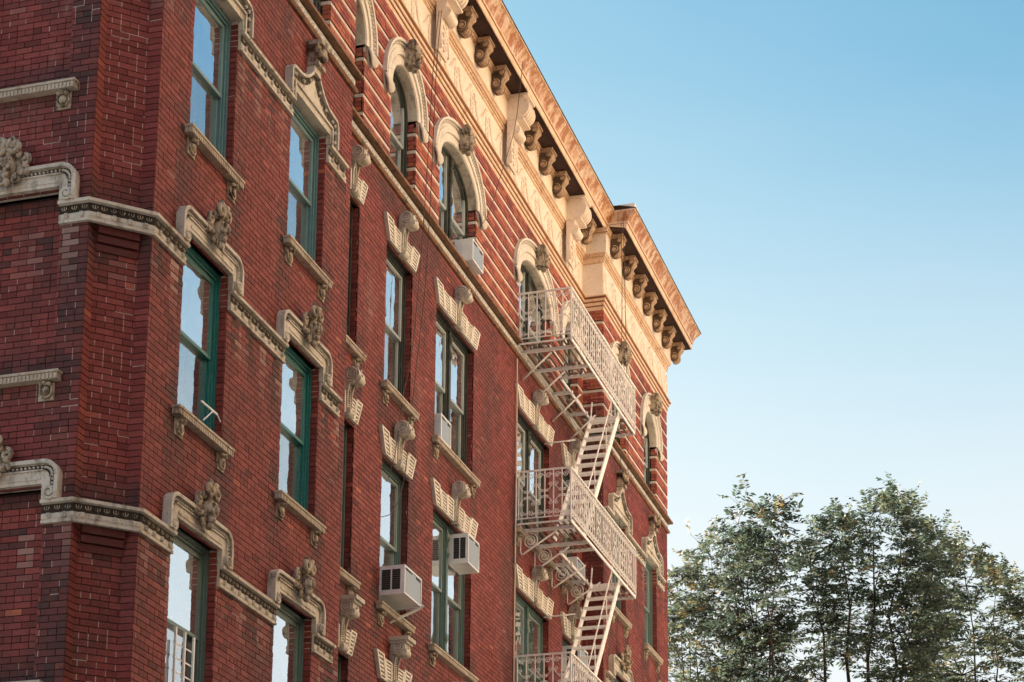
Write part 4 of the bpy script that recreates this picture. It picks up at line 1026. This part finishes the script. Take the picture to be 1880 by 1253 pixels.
# white security grate of the lowest corner window
gd = MB()
for x in (.06, .30, .54): gd.box(x, x + .03, -.01, .015, .02, 1.02)
for z in (.15, .32, .49, .66, .83): gd.box(.06, .57, .015, .025, z, z + .018)
part("window_guard", gd.mesh("window_guard", WHITE), F0, 21.25, 7.48, .03)

# ------------------------------------------------------------ cables
def cable(name, pts, label, r=.011, M=CABLE, cat="cable"):
    out = [Vector(p) for p in pts]; sm = []
    for i in range(len(out) - 1):
        p0, p1, p2, p3 = out[max(i - 1, 0)], out[i], out[i + 1], out[min(i + 2, len(out) - 1)]
        for k in range(6):
            t = k / 6; sm.append(.5 * (2 * p1 + (p2 - p0) * t + (2 * p0 - 5 * p1 + 4 * p2 - p3) * t * t + (3 * p1 - p0 - 3 * p2 + p3) * t ** 3))
    sm.append(out[-1]); o = bpy.data.objects.new(name, MB().tube(sm, r, 0, 4).mesh(name, M)); COL.objects.link(o); o["label"] = label; o["category"] = cat; return o
def ray_at(px_, py_, y):
    d = CW @ np.array([px_ - 940, py_ - 1406.5, FPX]); k = (y - CAM[1]) / d[1]; return tuple(np.array(CAM) + d * k)
for nm, lab, pl in (("hanging_cable", "thin dark cable swagging from the cornice edge to the arched window air conditioner", [(960, 112, -.26), (955, 160, -.2), (944, 240, 0), (920, 320, .2), (897, 392, .3), (872, 425, .35), (845, 433, .42)]),
        ("hanging_cable", "left of two thin dark wires hanging down past the single windows", [(806, 20, -.1), (795, 130, .0), (783, 330, .25), (772, 480, .3), (757, 640, .34), (738, 740, .36), (726, 830, .36), (712, 880, .36)]),
        ("hanging_cable", "right of two thin dark wires hanging down past the single windows", [(811, 20, -.1), (801, 130, .0), (792, 330, .25), (781, 520, .3), (768, 640, .34), (755, 760, .36), (742, 880, .36), (722, 938, .36), (698, 950, .38)]),
        ("hanging_cable", "left dark wire falling from the corner of the projecting cornice", [(1140, 400, -.62), (1142, 520, -.35), (1141, 650, -.12), (1140, 800, -.06), (1138, 950, -.05), (1134, 1100, -.04), (1132, 1250, -.04)]),
        ("hanging_cable", "right dark wire falling from the corner of the projecting cornice", [(1144, 400, -.62), (1147, 520, -.35), (1150, 660, -.12), (1153, 800, -.06), (1152, 980, -.05), (1148, 1100, -.04), (1158, 1250, -.04)])):
    cable(nm, [ray_at(*p) for p in pl], lab, .0065)
cable("conduit", [(35.93, .40, 18.0), (35.93, .40, 16.0), (35.93, .42, 12.0), (35.93, .42, 9)], "pale painted conduit running down the wall along the fire escape", .016, PIPE, "pipe")

# ------------------------------------------------------------ trees beyond the end of the building
TOP = [(1195, 1060), (1230, 1012), (1260, 985), (1300, 983), (1330, 962), (1350, 925), (1380, 893), (1432, 890), (1448, 930), (1470, 975), (1500, 952), (1540, 922), (1580, 912), (1618, 890), (1662, 890), (1692, 935), (1730, 955), (1760, 985), (1800, 1000), (1840, 1030), (1880, 1062), (1960, 1140), (2040, 1230)]
def ytop(x): return float(np.interp(x, [p[0] for p in TOP], [p[1] for p in TOP]))
def world_at(px_, py_, X):
    d = CW @ np.array([px_ - 940, py_ - 1406.5, FPX]); return np.array(CAM) + d * (X / d[0])
def tree(label, X, xr, trunk_px, nclump, seed, dens, pale, trunk_r):
    rs = np.random.RandomState(seed); b0 = world_at(trunk_px, 1400, X)
    base = Vector((X, b0[1], -.16)); t = thing("tree", base, label, "tree", "trees beyond the building")
    cl = []
    while len(cl) < nclump:
        px_ = rs.uniform(xr[0], xr[1]); yt = ytop(px_); d_ = rs.beta(1.0, 1.12) * 540 + 14; py_ = yt + d_ + 6
        if rs.rand() > dens(px_, py_): continue
        cl.append((Vector(world_at(px_, py_, X + rs.normal(0, .9))), d_))
    tr = MB(); fork = Vector((X, b0[1], rs.uniform(9.5, 11)))
    tr.tube([base, base.lerp(fork, .5) + Vector((.1, .06, 0)), fork], [trunk_r * 1.25, trunk_r, trunk_r * .85], 0, 8)
    lead = []
    nl = 5
    cs = sorted(cl, key=lambda c: c[0].y)
    for g in range(nl):
        grp = cs[g * len(cs) // nl:(g + 1) * len(cs) // nl]
        if not grp: continue
        c = sum((q[0] for q in grp), Vector()) / len(grp); ztop = max(q[0].z for q in grp)
        e = Vector((c.x, c.y, ztop - .5)); pts = []
        for k in range(9):
            s_ = k / 8; p = fork.lerp(e, s_); p.y = fork.y + (e.y - fork.y) * s_ ** 1.05; p += Vector((rs.normal(0, .16), rs.normal(0, .16), 0)) * (1 if 0 < k < 8 else 0); pts.append(p)
        tr.tube(pts, [trunk_r * .5 * (1 - .92 * k / 8) for k in range(9)], 0, 6); lead += [(p, trunk_r * .7 * (1 - .8 * k / 8)) for k, p in enumerate(pts)]
    L = []; T = []
    for c, d_ in cl:
        cand = [q for q in lead if q[0].z < c.z + .1] or lead
        p, r_ = min(cand, key=lambda q: (q[0] - c).length + rs.rand() * .5)
        m_ = p.lerp(c, .5) + Vector((0, 0, -.12)) + Vector(rs.normal(0, .08, 3)); rr = min(r_ * .5, .03)
        tr.tube([p, m_, c], [rr, rr * .7, rr * .35], 0, 5); lead.append((m_, rr))
        ns = int(rs.uniform(8, 14)); R_ = rs.uniform(.32, .60)
        for _ in range(ns):
            dr = Vector(rs.normal(0, 1, 3)); dr.z = abs(dr.z) * (.9 if d_ < 60 else .35) + (.35 if d_ < 60 else -.1); dr.normalize()
            s0 = c + Vector(rs.normal(0, 1, 3)) * R_ * .42; ln = rs.uniform(.28, .55); tip = s0 + dr * ln + Vector((0, 0, -.06))
            tr.tube([c.lerp(s0, .35), s0, tip], [.006, .005, .002], 0, 3)
            nlf = int(ln / .038); sd_ = dr.cross(Vector((rs.normal(0, .25), rs.normal(0, .25), 1))); sd_ = sd_.normalized() if sd_.length > 1e-3 else Vector((1, 0, 0)); up_ = sd_.cross(dr)
            tn = min(1, max(0, rs.beta(2, 3) * .75 + pale(c) + (.35 if rs.rand() < .05 else 0)))
            for k in range(nlf):
                q = s0.lerp(tip, (k + .6) / nlf); sg = 1 if k % 2 else -1; dd = (sd_ * sg + dr * .55 + Vector((0, 0, -.38)) + Vector(rs.normal(0, .22, 3))).normalized()
                le = rs.uniform(.13, .20); wv_ = (up_ + Vector(rs.normal(0, .5, 3))).cross(dd).normalized() * le * .20
                L.append((q, q + dd * le * .45 + wv_, q + dd * le, q + dd * le * .45 - wv_)); T.append(min(1, max(0, tn + rs.normal(0, .08))))
    tr.v = [tuple(Vector(v) - base) for v in tr.v]; sub("trunk", tr.mesh("trunk", BARK), t)
    V = np.array([[tuple(p - base) for p in l] for l in L]).reshape(-1, 3); n_ = len(L)
    me = bpy.data.meshes.new("crown"); me.vertices.add(4 * n_); me.vertices.foreach_set("co", V.ravel()); me.loops.add(4 * n_); me.loops.foreach_set("vertex_index", np.arange(4 * n_, dtype=np.int32))
    me.polygons.add(n_); me.polygons.foreach_set("loop_start", np.arange(0, 4 * n_, 4, dtype=np.int32)); me.polygons.foreach_set("loop_total", np.full(n_, 4, dtype=np.int32))
    at = me.attributes.new("tone", 'FLOAT', 'FACE'); at.data.foreach_set("value", np.array(T, dtype=np.float32)); me.materials.append(LEAF); me.update(); me.validate()
    o = sub("crown", me, t); o["kind"] = "stuff"
tree("slender tree with sparse yellowish leaves nearest the brick corner", 57, (1215, 1350), 1310, 125, 3, lambda x, y: .75 if y > 1000 else .5, lambda c: .22, .11)
tree("dark leafy tree with a tall pointed top, second from the brick corner", 55, (1325, 1475), 1395, 140, 4, lambda x, y: 1. if x < 1450 else .35, lambda c: .0, .17)
tree("broad dense tree with the widest and darkest crown", 57, (1440, 1740), 1575, 240, 5, lambda x, y: 1. if x > 1490 else .45, lambda c: .02, .22)
tree("thin pale tree with open twigs at the far right", 60, (1670, 2010), 1830, 330, 6, lambda x, y: .55, lambda c: .25, .14)
